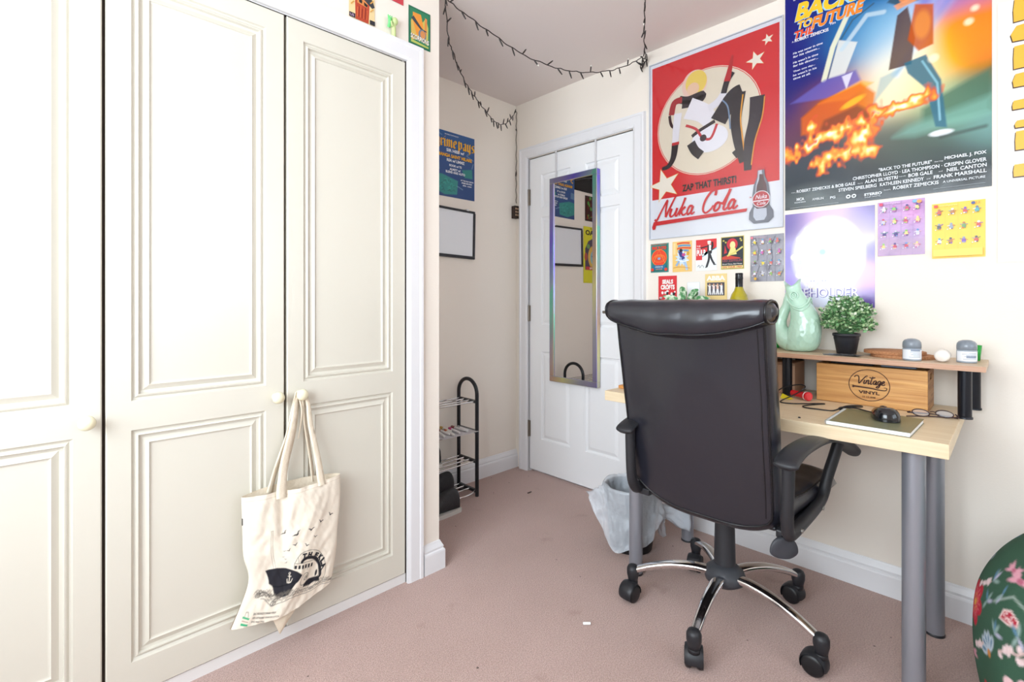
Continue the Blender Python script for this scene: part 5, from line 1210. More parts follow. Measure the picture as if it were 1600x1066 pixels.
# pale arc, bronze block and wedge shapes, teal and brown blocks
cv.line([(.14, .50), (.17, .62), (.215, .72), (.28, .775), (.36, .775)], .018, 'e6e6d2', .9, soft=0.0020); cv.line([(.155, .50), (.19, .63), (.235, .70), (.30, .735)], .006, '3f5560', .8)
cv.poly([(.155, .50), (.19, .64), (.25, .61), (.21, .50)], 'e2e2de', .85, soft=0.0020); cv.line([(.20, .60), (.28, .70), (.33, .69)], .016, 'c6d4dc', .8, soft=0.0030)
cv.poly([(.02, .44), (.14, .50), (.245, .505), (.265, .45), (.15, .425)], '6f6aa8', .8, soft=0.0050); cv.poly([(.20, .495), (.235, .50), (.215, .44)], 'e9e6f2', .8, soft=0.0020); cv.poly([(.12, .41), (.26, .46), (.30, .44), (.22, .40)], 'f0b878', .8, soft=0.0050)
cv.poly([(.06, .37), (.13, .42), (.26, .45), (.305, .40), (.30, .30), (.17, .29), (.06, .30)], 'c96f28', .8, soft=0.0060); cv.poly([(.14, .34), (.25, .37), (.30, .33), (.29, .28), (.12, .29)], '5c3222', .7, soft=0.0070); cv.ell(.235, .385, .04, .012, 'f0c070', .8, rot=.4, soft=0.0030)
cv.poly([(.345, .47), (.37, .66), (.40, .68), (.42, .56), (.41, .47)], '4a2e26', .9, soft=0.0025); cv.poly([(.40, .56), (.42, .68), (.47, .66), (.47, .52), (.43, .51)], 'b4623a', .9, soft=0.0030); cv.ell(.44, .60, .022, .05, 'e8a870', .5, soft=0.0050)
cv.poly([(.39, .48), (.45, .49), (.49, .39), (.505, .22), (.475, .23), (.45, .37), (.40, .44)], '3d6a7c', .92, soft=0.0025); cv.poly([(.39, .47), (.30, .36), (.32, .45)], '7fa3b0', .5, soft=0.0050); cv.line([(.44, .47), (.48, .38), (.487, .25)], .006, '9fc4cf', .8, soft=0.0015)
cv.poly([(.34, .72), (.38, .76), (.50, .73), (.49, .69), (.38, .69)], '2f4552', .85, soft=0.0030); cv.ell(.40, .745, .035, .04, '4a2c22', .9, soft=0.0030); cv.ell(.395, .72, .02, .022, 'd99a78', .9, soft=0.0020); cv.poly([(.36, .70), (.37, .68), (.44, .695), (.44, .715)], 'dfa585', .85, soft=0.0020)
cv.ell(.49, .205, .032, .011, 'e8ecee', .9, soft=0.0020); cv.line([(.49, .19), (.60, .20)], .012, '26302e', .6, soft=0.0040)
for (fx, fy, rr_) in ((.56, .56, .012), (.47, .47, .014), (.575, .60, .01)): cv.ell(fx, fy, rr_, rr_, 'fff6e0', .7, soft=0.0050)
lum_ = cv.A.mean(2, keepdims=True); cv.A = np.clip(lum_+(cv.A-lum_)*1.4, 0, 1)**1.08
nzf = vnoise(cv.X, cv.Y, 46, 3)*.6+vnoise(cv.X, cv.Y*.6, 95, 8)*.4
def fire(path, wd):
    D = np.full(cv.X.shape, 1e9)
    for p_, q_ in zip(path[:-1], path[1:]): D = np.minimum(D, cv._seg(*p_, *q_)-0)
    q = 1-D/wd+(nzf-.5)*1.9
    cv.put(np.clip(q*2.2, 0, 1), 'd9501e'); cv.put(np.clip((q-.35)*3, 0, 1), 'f59a24'); cv.put(np.clip((q-.7)*3, 0, 1), 'fde27a'); cv.put(np.clip((q-.98)*3, 0, 1), 'fffbe6')
fire([(0, .225), (.06, .245), (.12, .275), (.18, .285), (.26, .30)], .040); fire([(.10, .34), (.09, .28)], .024); fire([(.25, .305), (.34, .315), (.40, .335), (.46, .35)], .030); fire([(.30, .32), (.28, .26), (.24, .215), (.20, .19), (.13, .172)], .044); fire([(.27, .30), (.26, .22), (.27, .19)], .04)
cv.ell(.10, .03, .10, .05, '8f9a98', .35, soft=.03)
P = Print(W_, H_, '2a3a60', rough=.2); gp_ = vcmat('gloss_poster', .17, bump=.45, bscale=2.6, spec=.6)
canvas_on(P, cv, gp_); P.t = .0012
r_ = 0.
for t, x, y, w_, h_, col, sh_ in (('STEVEN SPIELBERG', .030, .862, .19, .013, 'e6e6ee', .2),):
    P.text(t, x, y, w_, h_, col, rot=r_, shear=sh_)
def fat(t, x, y, w_, h_, cols, sh_=.22, rot=r_):
    P.text(t, x-.002, y-.002, w_, h_, '9fd0ee', rot=rot, shear=sh_, bold=.07); P.text(t, x, y, w_, h_, cols[0], rot=rot, shear=sh_, bold=.045)
fat('BACK', .036, .772, .212, .072, ('f7c62c',)); fat('TO', .042, .737, .055, .032, ('f5b22a',)); fat('THE', .030, .702, .070, .030, ('e2502a',)); fat('FUTURE', .096, .718, .168, .048, ('f0862a',))
P.text('A', .026, .690, .006, .007, 'e8e8ee', rot=r_); P.text('ROBERT ZEMECKIS', .036, .689, .120, .013, 'e8e8ee', rot=r_, bold=.03); P.text('Film', .162, .709, .018, .010, 'e8e8ee', rot=r_)
for k, t in enumerate(('He was never in time', 'for his classes...', "He wasn't in time", 'for his dinner...', 'Then one day...', "he wasn't in his", 'time at all.')):
    P.text(t, .030, .640-.0145*k-.009*(k > 1)-.009*(k > 3), len(t)*.0053, .0085, 'e4e6f2', rot=math.radians(3), shear=.15, bold=.02)
for t, xr, y, w_, h_, b_ in (('MICHAEL J. FOX', .603, .106, .104, .014, .03), ('"BACK TO THE FUTURE"', .466, .103, .150, .012, .02), ('Starring', .495, .104, .022, .005, 0), ('CHRISTOPHER LLOYD \u00b7 LEA THOMPSON \u00b7 CRISPIN GLOVER', .603, .084, .367, .0125, .02),
                     ('BOB GALE', .468, .066, .066, .0125, .02), ('NEIL CANTON', .603, .066, .098, .0125, .02), ('ALAN SILVESTRI', .372, .066, .098, .0125, .02), ('Music by', .268, .066, .016, .005, 0), ('Produced by', .395, .070, .020, .005, 0), ('and', .494, .069, .010, .005, 0),
                     ('ROBERT ZEMECKIS & BOB GALE', .244, .066, .200, .012, .02), ('Written by', .040, .066, .016, .005, 0), ('STEVEN SPIELBERG', .310, .047, .120, .0125, .02), ('KATHLEEN KENNEDY', .445, .047, .125, .0125, .02), ('and', .462, .049, .010, .005, 0), ('FRANK MARSHALL', .603, .047, .132, .0125, .02),
                     ('ROBERT ZEMECKIS', .484, .028, .125, .0125, .02), ('Directed by', .352, .028, .020, .005, 0), ('A UNIVERSAL PICTURE', .600, .029, .105, .008, .01),
                     ('MCA', .072, .033, .028, .012, .04), ('SOUNDTRACK', .078, .024, .042, .005, .02), ('AMBLIN', .140, .027, .040, .009, .01), ('PG', .180, .024, .018, .010, .03), ('STEREO', .326, .018, .054, .010, .04), ('DOLBY DIGITAL', .322, .011, .048, .004, .0)):
    P.text(t, xr, y, w_, h_, 'e2e6ea', bold=b_, align='r')
for x in (.222, .240): P.ell(x, .024, .0075, .0075, 'e2e6ea'); P.ell(x, .024, .004, .003, '20262c')
P.rect(.02, .19, .0055, .0063, 'cfd4d8'); P.rect(.47, .60, .012, .0128, 'aab0b4')
P.build('film_poster', 'large glossy film poster with burning road and blue sky high on the wall', 'poster', 'R', (.660, 1.456))

# pastel poster behind the plant
W_, H_ = .304, .384
cv = Canvas(W_, H_, 122, 154, 'cdbfe4')
cv.grad([(.02, .36, '6f62a8', .06), (.15, .37, 'd8b4dc', .08), (.28, .37, '5a4f9a', .05), (.25, .34, 'b9a8dc', .05), (.02, .2, '8f84d0', .05), (.30, .2, '6f5cb4', .03), (.28, .12, 'd9a0e8', .05), (.29, .02, '5a3f96', .05), (.02, .08, '9a80d4', .05), (.15, .2, 'ece8f6', .09), (.15, .08, 'dfe0f4', .08)])
cv.ell(.150, .205, .122, .150, 'f4f2fa', .85, soft=.01)
for k in range(34):
    a = 2*PI*k/34; q = .105+.012*math.sin(k*2.3); cv.ell(.15+q*math.cos(a), .205+q*1.22*math.sin(a), .013, .013, ('dff0ec', 'f0dcee', 'f6efd6')[k % 3], .8); cv.ell(.15+q*math.cos(a), .205+q*1.22*math.sin(a), .006, .006, 'c4bede', .8, ring=.002)
for rr_ in (.082, .066, .048): cv.ell(.15, .215, rr_, rr_*1.15, 'e6cfe6', .8, ring=.004)
cv.ell(.135, .22, .026, .018, 'cfe8e4', .9); cv.ell(.135, .22, .010, .010, '9cc7cc', .8)
for k in range(6): cv.line([(.12+.014*k, .185), (.125+.014*k, .150)], .004, 'd4c4e6', .8)
for x in (.10, .14): cv.ell(x, .105, .016, .015, 'eceaf6', 1); cv.ell(x-.005, .105, .003, .003, 'b0a8cc'); cv.ell(x+.005, .105, .003, .003, 'b0a8cc')
P = Print(W_, H_, 'd6ccea', rough=.25); canvas_on(P, cv, vcmat('pastel_print', .22, bump=.2, bscale=3)); P.t = .0011
P.text('THE EYE OF THE', .150, .078, .160, .013, 'f2ecfa', align='c', bold=.03); P.text('BEHOLDER', .152, .038, .210, .038, '7466b0', align='c', bold=.05); P.text('BEHOLDER', .150, .040, .210, .036, 'f0ecfb', align='c', bold=.01)
P.build('pastel_poster', 'pale lilac poster with ring of circles behind fish jug and bushy plant', 'poster', 'R', (.660, 1.054))

# cards in a row; each with its own picture
def frame_(P, x0, x1, y0, y1, t_, col):
    P.rect(x0, x1, y0, y0+t_, col); P.rect(x0, x1, y1-t_, y1, col); P.rect(x0, x0+t_, y0+t_, y1-t_, col); P.rect(x1-t_, x1, y0+t_, y1-t_, col)
GC = 'picture postcards on the wall'
P = Print(.098, .145, '2f7f78'); frame_(P, .002, .096, .002, .143, .003, '57a092')
for k in range(26): P.ell(.004+.0905*((k*7) % 26)/26, .006 if k % 2 else .14, .0022, .0022, ('e3503a', '1e4c6e')[k % 2], 8)
P.text('PINK FLOYD', .049, .113, .078, .018, 'e2452f', align='c', bold=.06); P.ell(.049, .073, .042, .042, 'f0a23a'); P.ell(.049, .073, .040, .040, 'e8482c')
for r in (.033, .024, .015): P.ell(.049, .070, r, r*.62, 'f27a34'); P.ell(.049, .069, r*.86, r*.5, 'd83a2a')
P.ell(.049, .069, .008, .006, '8aa6c8'); P.stroke([(.017, .045), (.049, .112), (.081, .045)], .0013, 'f3b060', smooth=False)
P.poly([(.010, .036), (.088, .036), (.080, .014), (.018, .014)], '1f6f9a'); P.text('LONDON 1966', .049, .024, .042, .007, 'e9e4d0', align='c'); P.text('UFO CLUB', .049, .013, .034, .006, 'e8913a', align='c')
for x in (.012, .086): P.ell(x, .014, .009, .008, 'd8452f', 14)
P.build('postcard', 'teal and orange picture card with a big orange disc, beside the door frame', 'card', 'R', (1.283, 1.222), GC)
P = Print(.099, .148, 'f0c777'); P.rect(.004, .016, .086, .142, 'f3d59a')
for k, (c_, w_) in enumerate((('d8402c', .066), ('3f8fc8', .070), ('d8402c', .072), ('3f8fc8', .062))):
    P.stroke([(.024+.004*(k % 2), .136-.012*k), (.05, .139-.012*k), (.022+w_, .136-.012*k)], .009, c_); P.stroke([(.026, .136-.012*k), (.09, .136-.012*k)], .001, 'f0c777')
P.poly([(.018+.062*.5+.036*math.cos(t)*(1 if i % 2 else .62), .066+.040*math.sin(t)*(1 if i % 2 else .62)) for i, t in enumerate(np.linspace(0, 2*PI, 25)[:-1])], 'cfe0ee')
P.stroke([(.040, .10), (.046, .08), (.058, .06)], .018, '3a3f86'); P.ell(.044, .104, .008, .008, '2c2430'); P.ell(.058, .082, .009, .008, 'c24a8a'); P.stroke([(.046, .07), (.03, .045), (.02, .03)], .010, '8fb0d8'); P.stroke([(.055, .06), (.07, .03), (.075, .008)], .012, 'a9c4e4')
P.stroke([(.03, .06), (.05, .05), (.085, .055)], .006, 'e9eef4'); P.ell(.08, .088, .007, .010, 'dfa93a', 14); P.stroke([(.005, .02), (.04, .024), (.09, .016)], .003, 'd59a45')
P.build('postcard', 'yellow comic-style card with blue and white burst figure', 'card', 'R', (1.164, 1.220), GC)
P = Print(.098, .146, 'eef0f0'); P.rect(0, .098, .070, .146, 'd8363a'); P.poly([(0, .070), (0, .050), (.03, .062), (.07, .092), (.098, .106), (.098, .070)], '8fc7d6'); P.poly([(0, .044), (.03, .058), (.07, .088), (.098, .100), (.098, .0), (0, .0)], 'eef1f2')
P.rect(.0, .03, .05, .08, 'd8363a'); P.text('PULP', .004, .070, .042, .028, 'f0f0ee', bold=.04); P.text('THE', .004, .112, .018, .007, 'f0f0ee'); P.text('BEST OF', .004, .101, .020, .006, 'f0f0ee')
P.stroke([(.022, .106), (.042, .110), (.060, .114)], .006, '26262c'); P.stroke([(.066, .118), (.066, .09), (.064, .08)], .022, '2a2a30'); P.stroke([(.068, .118), (.068, .092)], .010, 'f0f0f2')
P.ell(.064, .128, .008, .008, 'e9ddd0'); P.ell(.064, .134, .009, .004, 'f4f4f4'); P.stroke([(.078, .132), (.080, .112), (.074, .10)], .008, '2f2a2c')
P.stroke([(.064, .080), (.062, .05), (.052, .018)], .010, '303036'); P.stroke([(.066, .080), (.076, .05), (.088, .028)], .009, '303036'); P.stroke([(.046, .014), (.056, .018)], .005, '1c1c20'); P.stroke([(.084, .026), (.096, .026)], .004, '1c1c20')
P.stroke([(.008, .018), (.016, .026), (.02, .014), (.03, .026), (.04, .014)], .0016, '55585c')
P.build('postcard', 'red and white card of a walking figure in a dark suit', 'card', 'R', (1.045, 1.221), GC)
P = Print(.101, .147, 'c9b84a'); P.rect(.003, .098, .003, .144, '262a34'); P.ell(.050, .112, .024, .026, 'c8303c'); P.ell(.052, .108, .012, .017, 'e8dd9a'); P.poly([(.030, .062), (.044, .098), (.064, .095), (.070, .066)], 'e6dc8a')
P.poly([(.006, .056), (.03, .064), (.085, .050), (.085, .046), (.006, .044)], 'c8402f'); P.stroke([(.028, .060), (.06, .074), (.096, .098)], .007, 'd9cc70'); P.poly([(.018, .110), (.028, .075), (.014, .07)], 'c8303c')
for x, y in ((.012, .13), (.022, .122), (.086, .134), (.09, .126)): P.star(x, y, .006, 'dccb60')
P.text('LED ZEPPELIN', .050, .034, .086, .010, '9a4a56', align='c', bold=.03); P.text('Good Times, Bad Times', .050, .020, .086, .006, 'efeae0', align='c', bold=.02); P.rect(.004, .097, .004, .016, 'e8cf8a'); P.text('ON TOUR 1969', .050, .006, .084, .008, 'c8402f', align='c', bold=.03)
P.build('postcard', 'black card with yellow border, red-haired figure and guitar', 'card', 'R', (.927, 1.222), GC)
P = Print(.098, .148, 'd8343a'); P.text('SEALS', .050, .108, .058, .022, 'f0ece8', align='c', bold=.06); P.text('CROFTS', .050, .080, .074, .024, 'f0ece8', align='c', bold=.06); P.text('&', .049, .100, .01, .008, 'f0ece8', align='c', bold=.04)
rs_ = random.Random(2)
for k in range(26):
    x, y = rs_.uniform(.006, .092), rs_.uniform(.004, .072); P.ell(x, y, rs_.uniform(.004, .009), rs_.uniform(.004, .009), ('f0ece8', '26262c', 'e9e4e0', 'b9bcc0')[k % 4], 12)
P.rect(0, .098, 0, .012, '3a3a40')
P.build('postcard', 'red card with bulging white lettering, partly behind the trailing plant', 'card', 'R', (1.240, 1.055), GC)
P = Print(.101, .148, 'ecd08e'); P.text('ABBA', .050, .117, .086, .022, 'f8f4e8', align='c', bold=.05); P.rect(.010, .090, .048, .108, '4a4550')
for k, x in enumerate((.022, .041, .059, .077)):
    P.ell(x, .098, .004, .005, 'd9a988', 12); P.stroke([(x, .094), (x, .076)], .010, ('f2ece8', 'f0d8d4', 'efc9b8', 'f4f4f6')[k]); P.stroke([(x-.001, .078), (x-.005, .052)], .006, 'f2f0f0'); P.stroke([(x+.001, .078), (x+.005, .052)], .006, 'efeef0'); P.stroke([(x-.004, .09), (x-.009, .096)], .003, 'f2e8e0')
P.build('postcard', 'sand-coloured card with four white-clad figures behind the wine bottle', 'card', 'R', (1.001, 1.056), GC)
P = Print(.062, .10, 'f4f5f7'); frame_(P, .0, .062, .0, .10, .0008, 'c9ccd2')
P.build('postcard', 'blank white card behind the trailing plant', 'card', 'R', (1.088, 1.068), GC)
# wrinkled leaflets of toy figures: coloured marks in rows
def figures(P, w_, h_, rows, cols_, pal, seed, y1=.80, y0=.12):
    r = random.Random(seed)
    for i in range(rows):
        for j in range(cols_):
            x = w_*(.14+.72*j/(cols_-1))+r.uniform(-.003, .003); y = h_*(y0+.06+(y1-y0)*i/(rows-1)); s = min(w_, h_)*.045
            P.poly([(x-s, y-s*1.2), (x+s, y-s*1.2), (x+s*.7, y+s*.6), (x-s*.7, y+s*.6)], r.choice(pal)); P.ell(x, y+s*1.1, s*.6, s*.6, r.choice(pal), 12); P.stroke([(x-s*.5, y+s*.2), (x-s*1.7, y+r.uniform(-.5, 1)*s)], s*.35, r.choice(pal)); P.stroke([(x+s*.5, y+s*.2), (x+s*1.7, y+r.uniform(-.5, 1.4)*s)], s*.35, r.choice(pal)); P.rect(x-s*.7, x-s*.05, y-s*1.9, y-s*1.2, r.choice(pal)); P.rect(x+s*.05, x+s*.7, y-s*1.9, y-s*1.2, r.choice(pal)); P.ell(x-s*1.5, y-s*1.9, s*.3, s*.3, 'f2eef4', 8)
def sheet(w_, h_, base, dark, seed):
    cv = Canvas(w_, h_, 60, 86, base); n = vnoise(cv.X*1.0, cv.Y*.6, 30, seed); cv.put(np.clip((n-.5)*2.5, 0, 1), dark, .55)
    for k in range(1, 4): cv.line([(w_*k/4, 0), (w_*k/4+.002, h_)], .0012, dark, .8)
    for k in range(1, 3): cv.line([(0, h_*k/3), (w_, h_*k/3-.002)], .001, dark, .6)
    return cv
P = Print(.134, .200, '8e8c96'); cv = sheet(.134, .2, '9a98a2', '5d5a66', 5)
for pth in ([(.02, .19), (.035, .14), (.03, .09)], [(.10, .19), (.085, .15), (.09, .10), (.075, .05)], [(.02, .02), (.04, .07)], [(.12, .02), (.134, .05)]): cv.line(pth, .004, '4a4652', .8)
canvas_on(P, cv, vcmat('leaflet_paper', .3, bump=.3, bscale=20)); P.t = .001
figures(P, .134, .2, 4, 4, ['d8746a', 'e8b0a8', '8fb46a', 'c9c6d0', '6aa0c8', 'c86ab0', 'e8d04a', '6a5a58', 'e8e4ea'], 3); P.rect(.006, .016, .184, .194, 'e07a8a'); P.text('minifigures', .020, .186, .050, .007, 'c9a0b0'); P.ell(.025, .012, .006, .006, 'e8b03a')
P.build('toy_leaflet', 'creased grey leaflet of small coloured figures below the red poster', 'leaflet', 'R', (.799, 1.163), 'creased toy leaflets')
P = Print(.134, .198, 'a878b4'); cv = sheet(.134, .198, 'b488bc', '7a5a9a', 9); cv.poly([(0, 0), (.134, 0), (.134, .06), (0, .07)], 'a07c98', .6, soft=.01); cv.ell(.10, .16, .03, .04, 'd070b8', .5, soft=.02)
canvas_on(P, cv, vcmat('leaflet_paper', .3)); P.t = .001
figures(P, .134, .198, 4, 4, ['c8506a', 'e8b0b8', '8fc46a', 'c9c6d8', '6a90c8', 'c86ab0', 'e8d08a', '5a4a88', 'e8e4ea', '4a9a8a'], 8); P.rect(.006, .017, .183, .193, 'd84a6a'); P.text('minifigures', .021, .185, .046, .008, 'e0b8e0'); P.ell(.108, .188, .007, .006, '7ab0d8'); P.ell(.120, .186, .007, .006, 'f0a45a')
P.build('toy_leaflet', 'creased purple leaflet of small coloured figures below the film poster', 'leaflet', 'R', (.347, 1.245), 'creased toy leaflets')
P = Print(.134, .190, 'f6c62a', rough=.35)
for x in (.034, .067, .1): P.rect(x, x+.0006, 0, .19, 'e0ae1e')
figures(P, .134, .190, 3, 4, ['c84a3a', '5a6a8a', '8f9aa8', '4a4a52', '6a9a5a', 'e8e4ea', '7a4ab0', 'b0703a', '48a0a8'], 5, .78, .26); P.rect(.006, .016, .175, .184, 'd8322a'); P.text('minifigures', .020, .176, .046, .007, 'f8dc80'); P.ell(.105, .180, .005, .005, '3a4a8a'); P.text('12', .112, .177, .010, .007, 'e07a2a'); P.rect(.004, .128, .006, .030, 'f4cc48')
P.build('toy_leaflet', 'bright yellow leaflet with three rows of small figures on the bare wall', 'leaflet', 'R', (.194, 1.226), 'creased toy leaflets')
# cream poster with a column of yellow blocks at the edge of the photograph
P = Print(.30, .84, 'efe8e0', rough=.35); bk = '4a3226'
for y0, y1, x0, sk in ((.765, .84, .036, .004), (.70, .755, .034, .016), (.615, .688, .036, .002), (.555, .60, .036, .008), (.485, .515, .034, .004), (.425, .45, .040, .006), (.355, .415, .040, .002), (.27, .31, .036, .003)):
    for dx, c_ in ((-.0022, bk), (0, 'eeb63c')):
        dy = -.0035 if dx else 0
        P.poly([(x0+dx, y0+dy+sk*.3), (x0+.05, y0+dy), (x0+.062, y0+dy+sk*.4), (x0+.062, y1+dy), (x0+sk*.5+dx, y1+dy-sk*.2), (x0+dx-sk*.3, (y0+y1)/2+dy)], c_)
        P.poly([(x0+.077+dx, y0+dy), (x0+.222, y0+dy+sk*.3), (x0+.222, y1+dy), (x0+.077+dx+sk*.4, y1+dy)], c_)
P.build('block_poster', 'cream poster with a column of yellow blocks beside the film poster', 'poster', 'R', (.031, 1.205))

# alcove wall: blue gig poster, whiteboard, and the two posters seen in the mirror
W_, H_ = .300, .374
cv = Canvas(W_, H_, 100, 124, '1f4b86'); cv.grad([(.1, .35, '2a5c98', .2), (.2, .1, '1b3f78', .2), (.05, .2, '2a4a88', .1)])
cv.poly([(0, .12), (.06, .125), (.175, .10), (.168, .02), (.08, .01), (0, .035)], '2f8f86', .9); cv.poly([(.205, .17), (.28, .185), (.285, .13), (.225, .128)], '2a8a80', .9); cv.poly([(.0, .19), (.04, .195), (.045, .15), (0, .145)], '6a8fb0', .7)
rs_ = random.Random(3)
for k in range(22):
    x, y = rs_.uniform(.02, .15), rs_.uniform(.03, .10); cv.line([(x, y), (x+.012, y+.008), (x+.02, y-.003)], .003, ('1a4f5a', '3ab0a0')[k % 2], .9)
for pth in ([(.02, .31), (.06, .30), (.09, .32)], [(.21, .30), (.26, .285), (.24, .26), (.29, .24)], [(.29, .22), (.28, .19)], [(.17, .07), (.21, .055)], [(.03, .36), (.06, .345)]): cv.line(pth, .003, '8fb8dc', .8)
P = Print(W_, H_, '1f4b86', rough=.35); canvas_on(P, cv, vcmat('gig_print', .35)); P.t = .0011
P.text('MARBLE BANQUET', .080, .353, .10, .007, 'dfe4ee', bold=.02)
YL = 'f2b21c'
def black(P, x, y, s, glyphs, col):
    for g in glyphs:
        for pts in g[1]: P.stroke([(x+a*s, y+b_*s*1.22) for a, b_ in pts], .36*s, col, smooth=False, nib=math.radians(35))
        x += g[0]*s
i_ = [(0, 1), (0, .12), (.12, 0)]
gly = {'g': (.95, [[(.5, .9), (.05, .85), (.05, .2), (.45, .05)], [(.5, 1), (.5, -.3), (.2, -.5), (-.05, -.35)]]), 'r': (.7, [[(0, 1), (0, .1), (.12, 0)], [(0, .8), (.35, 1), (.45, .85)]]), 'i': (.5, [[(0, 1), (0, .1), (.14, 0)], [(.02, 1.25), (.06, 1.32)]]),
       'm': (1.35, [[(0, 1), (0, 0)], [(0, .8), (.35, 1), (.42, .85), (.42, 0)], [(.42, .8), (.8, 1), (.88, .85), (.88, .1), (1.0, 0)]]), 'e': (.85, [[(.5, .6), (.5, .9), (.2, 1), (.02, .8), (.02, .15), (.3, 0), (.55, .15)], [(.02, .5), (.5, .6)]]),
       'p': (.95, [[(0, 1.1), (0, -.5)], [(0, .85), (.35, 1), (.52, .85), (.52, .2), (.25, 0), (0, .15)]]), 'a': (.9, [[(.05, .9), (.45, 1), (.5, .1), (.62, 0)], [(.48, .6), (.05, .45), (.05, .1), (.25, 0), (.48, .15)]]), 'y': (.95, [[(.02, 1), (.05, .2), (.3, 0), (.5, .15)], [(.52, 1.05), (.52, -.25), (.2, -.5)]]), 's': (.8, [[(.5, .95), (.15, 1), (.05, .7), (.5, .35), (.45, .05), (.05, .05)]])}
black(P, .022, .286, .0345, [gly[c] for c in 'grime']+[(.25, [])]+[gly[c] for c in 'pays'], YL)
for t, x, y, w_, h_, col in (('SIR HISS w/', .090, .258, .130, .018, 'e8ecf4'), ('MANGA SAINT HILARE', .028, .226, .250, .020, YL), ('REA w/ LIMMZ', .092, .202, .130, .017, 'e8ecf4'), ('ROOK w/ TS', .110, .176, .090, .013, 'e8ecf4'), ('ALMZY w/', .112, .154, .080, .013, 'e8ecf4'), ('BLEND AND AUTO', .085, .136, .140, .014, 'e8ecf4'), ('AT THE OLD CROW', .192, .104, .098, .008, 'e8ecf4'), ('FREE ENTRY', .200, .090, .080, .008, 'e8ecf4'), ('8PM - 12AM', .208, .076, .065, .007, 'e8ecf4')):
    P.text(t, x, y, w_, h_, col, bold=.04)
P.build('gig_poster', 'blue gig poster with yellow blackletter title above the whiteboard', 'poster', 'Y', (1.585, 1.678, YA))
wbd = thing('whiteboard', 'small whiteboard in black frame hung slightly crooked in the alcove', 'whiteboard', (1.70, YA, 1.33))
Tm = Matrix.Translation((1.692, YA-.002, 1.475)) @ Matrix.Rotation(math.radians(1.2), 4, 'Y')
def wbx(bb, *a):
    k = len(bb.v); bb.box(*a); bb.v[k:] = [tuple(Tm @ Vector(p)) for p in bb.v[k:]]
bb = B(); wbx(bb, -.178, .178, -.009, -.002, -.128, .128); bb.build('board', mat('whiteboard_face', 'e8eaee', .22, coat=.2), wbd)
bb = B()
for x0, x1, z0, z1 in ((-.192, .188, -.145, -.128), (-.188, .184, .128, .141), (-.192, -.178, -.13, .13), (.174, .188, -.13, .13)): wbx(bb, x0, x1, -.016, -.001, z0, z1)
bb.build('frame', mat('board_frame', '232329', .4), wbd, bevel=.002)
bb = B(); wbx(bb, .118, .135, -.017, -.001, .138, .148); bb.build('clip', mat('clip_white', 'dedede', .4), wbd)
W_, H_ = .24, .43
cv = Canvas(W_, H_, 72, 129, 'dcd62a')
cv.poly([(.02, .10), (.02, .26), (.06, .32), (.12, .345), (.18, .32), (.22, .26), (.22, .10)], '3a2a5a', .95)
cv.ell(.12, .20, .062, .085, 'd9b04a'); cv.ell(.12, .195, .034, .05, '8fb8c0'); cv.ell(.108, .205, .005, .004, '22222a'); cv.ell(.132, .205, .005, .004, '22222a'); cv.line([(.11, .172), (.13, .172)], .004, '7a2a3a'); cv.ell(.06, .28, .02, .018, 'c86a9a'); cv.ell(.18, .28, .02, .018, '6a9a5a'); cv.poly([(.03, .10), (.21, .10), (.21, .125), (.03, .125)], 'c8323a'); cv.ell(.03, .2, .02, .03, '4a9a5a', .9); cv.ell(.21, .2, .02, .03, 'b84a3a', .9)
P = Print(W_, H_, 'dcd62a'); canvas_on(P, cv, vcmat('yellow_print', .4)); P.t = .0011
P.text('OEAO', .12, .365, .19, .040, '26242a', align='c', bold=.05); P.text('TOUR', .12, .412, .08, .008, '26242a', align='c'); P.text('LIVE', .12, .106, .09, .014, 'e9e4d0', align='c', bold=.04)
P.build('yellow_poster', 'yellow gig poster on the alcove wall, seen in the door mirror', 'poster', 'Y', (1.235, 1.215, YA))
P = Print(.21, .192, '1c1a18'); P.rect(.008, .202, .008, .184, '4a1f1c'); rs_ = random.Random(8)
for k in range(60): P.ell(rs_.uniform(.02, .19), rs_.uniform(.02, .175), rs_.uniform(.004, .014), rs_.uniform(.004, .016), rs_.choice(['3f7a34', '5a9a44', '6a2a24', '2a4a24', '8a3a2a', '1f1d1a']), 10)
P.build('dark_poster', 'small dark red and green poster above the yellow one, seen in the mirror', 'poster', 'Y', (1.245, 1.688, YA))
P = Print(.415, .27, '1a1a1e', rough=.15); P.stroke([(.05, .09), (.2, .12), (.4, .07)], .006, '5a5a60'); P.stroke([(.1, .2), (.3, .17), (.4, .2)], .004, '48484e')
P.build('black_poster', 'glossy black poster below the alcove ceiling, seen in the mirror', 'poster', 'Y', (1.175, 1.902, YA))

# above the wardrobe
W_, H_ = .100, .148
P = Print(W_, H_, '1f6a4e'); P.rect(.006, .094, .006, .142, '2f7f5a'); P.poly([(.012, .02), (.010, .09), (.022, .125), (.04, .10), (.05, .03)], 'd9b45a'); P.poly([(.088, .02), (.09, .09), (.078, .125), (.062, .10), (.05, .03)], 'c8c060')
P.poly([(.018, .128), (.055, .13), (.068, .085), (.06, .05), (.036, .045), (.02, .09)], 'e8953a'); P.poly([(.074, .125), (.084, .122), (.082, .06), (.07, .05)], 'dc8a48'); P.stroke([(.016, .108), (.04, .088), (.06, .074), (.082, .072)], lambda k: .014*(1-k)+.003, '3a4048'); P.ell(.062, .052, .018, .022, '6a7a8a'); P.ell(.064, .054, .012, .016, 'd08a50')
P.text('SCORPIONS', .008, .026, .084, .018, '2a2420', bold=.10, rot=-.05); P.text('SCORPIONS', .008, .026, .084, .018, 'efe8dc', bold=.03, rot=-.05); P.poly([(.01, .02), (.09, .014), (.09, .008), (.01, .010)], 'b8c060')
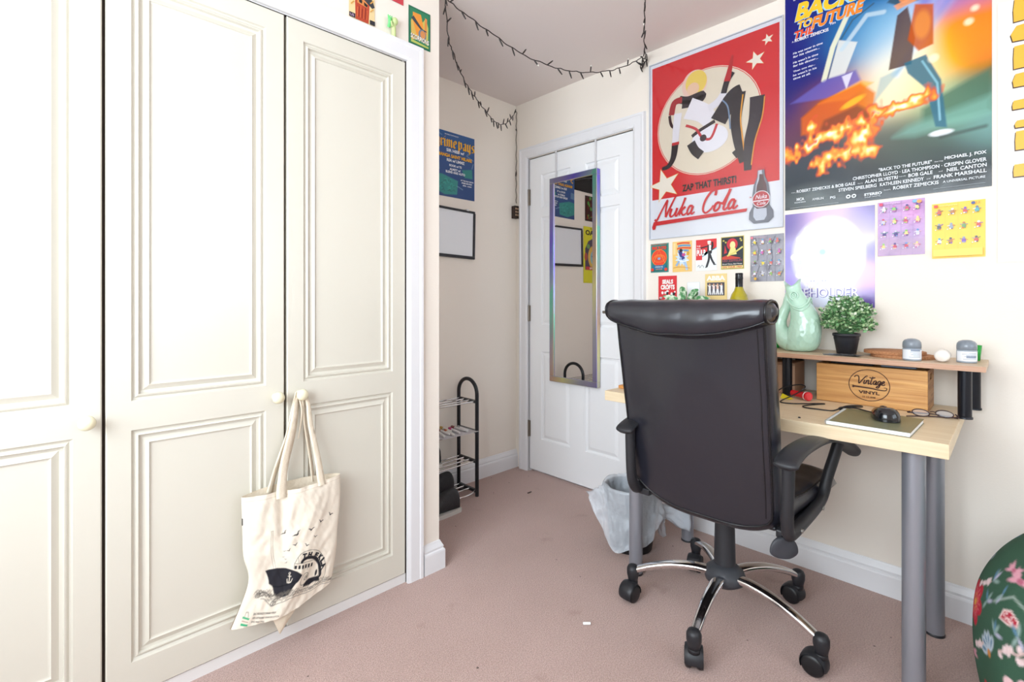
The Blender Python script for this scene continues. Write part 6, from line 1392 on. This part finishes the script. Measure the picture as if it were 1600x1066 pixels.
P.build('card', 'green-bordered orange card with white lettering at the wardrobe corner', 'card', 'Y', (1.021, 2.070, YW), 'cards above the wardrobe')
P = Print(.098, .148, 'e9cf9a'); P.poly([(.024, 0), (.074, .0), (.078, .07), (.066, .10), (.036, .10), (.022, .07)], 'b8452c'); P.poly([(.03, .06), (.07, .055), (.07, .10), (.03, .10)], 'd98a4a'); P.poly([(.02, .088), (.05, .083), (.088, .060), (.098, .068), (.09, .088), (.07, .108), (.04, .118), (.024, .105)], '3a3c42'); P.poly([(.036, .076), (.05, .074), (.048, .062), (.038, .064)], '2a2422'); P.poly([(.056, .072), (.07, .066), (.068, .056), (.057, .060)], '2a2422')
for k in range(7): P.stroke([(.03+.006*k, .01), (.032+.006*k, .045+.004*(k % 3))], .003, ('d8683a', '8f2f20')[k % 2])
for x in (.006, .080):
    for y in (.075, .045): P.stroke([(x, y), (x+.012, y+.014)], .004, 'd8a050')
P.rect(0, .022, 0, .016, '2f2a38'); P.text('US', .003, .004, .014, .008, 'c9a8c8'); P.rect(.078, .098, 0, .016, '2a2830')
P.build('card', 'cream card of an orange bearded face under a dark hat', 'card', 'Y', (.780, 2.076, YW), 'cards above the wardrobe')
P = Print(.098, .145, '9c4a6a'); P.poly([(.05, 0), (.098, 0), (.098, .05)], 'c8404a')
P.build('card', 'magenta and red card higher above the wardrobe, mostly out of view', 'card', 'Y', (.900, 2.203, YW), 'cards above the wardrobe')
# green bendy figure stuck to the wall
fg = thing('green_figure', 'small pale green soft toy figure clinging to the wall above the wardrobe', 'toy', (.945, YW, 2.075))
gm_ = mat('toy_green', 'c3d493', .45); gm2 = mat('toy_bright_green', '6fd07c', .4)
bb = B(); bb.tube(catmull([(.952, YW-.010, 2.063), (.950, YW-.013, 2.080), (.948, YW-.015, 2.095), (.947, YW-.016, 2.106)], 4), [.0085]*13, 14, flat=1.)
bb.grid(sph((.950, YW-.018, 2.117), .0135, (1, 1, 1.1)), 20, 14, cu=True); bb.tube(catmull([(.947, YW-.016, 2.098), (.938, YW-.022, 2.097), (.930, YW-.026, 2.108)], 4), .0048, 10)
bb.build('body', gm_, fg, remesh=.0012)
bb = B(); bb.tube(catmull([(.930, YW-.012, 2.092), (.928, YW-.022, 2.104), (.928, YW-.022, 2.118)], 4), .0062, 10)
for dx in (-.006, 0, .006): bb.tube([(.928+dx*.6, YW-.022, 2.114), (.928+dx*1.3, YW-.024, 2.129)], [.0034, .002], 8)
bb.build('hand', gm2, fg)
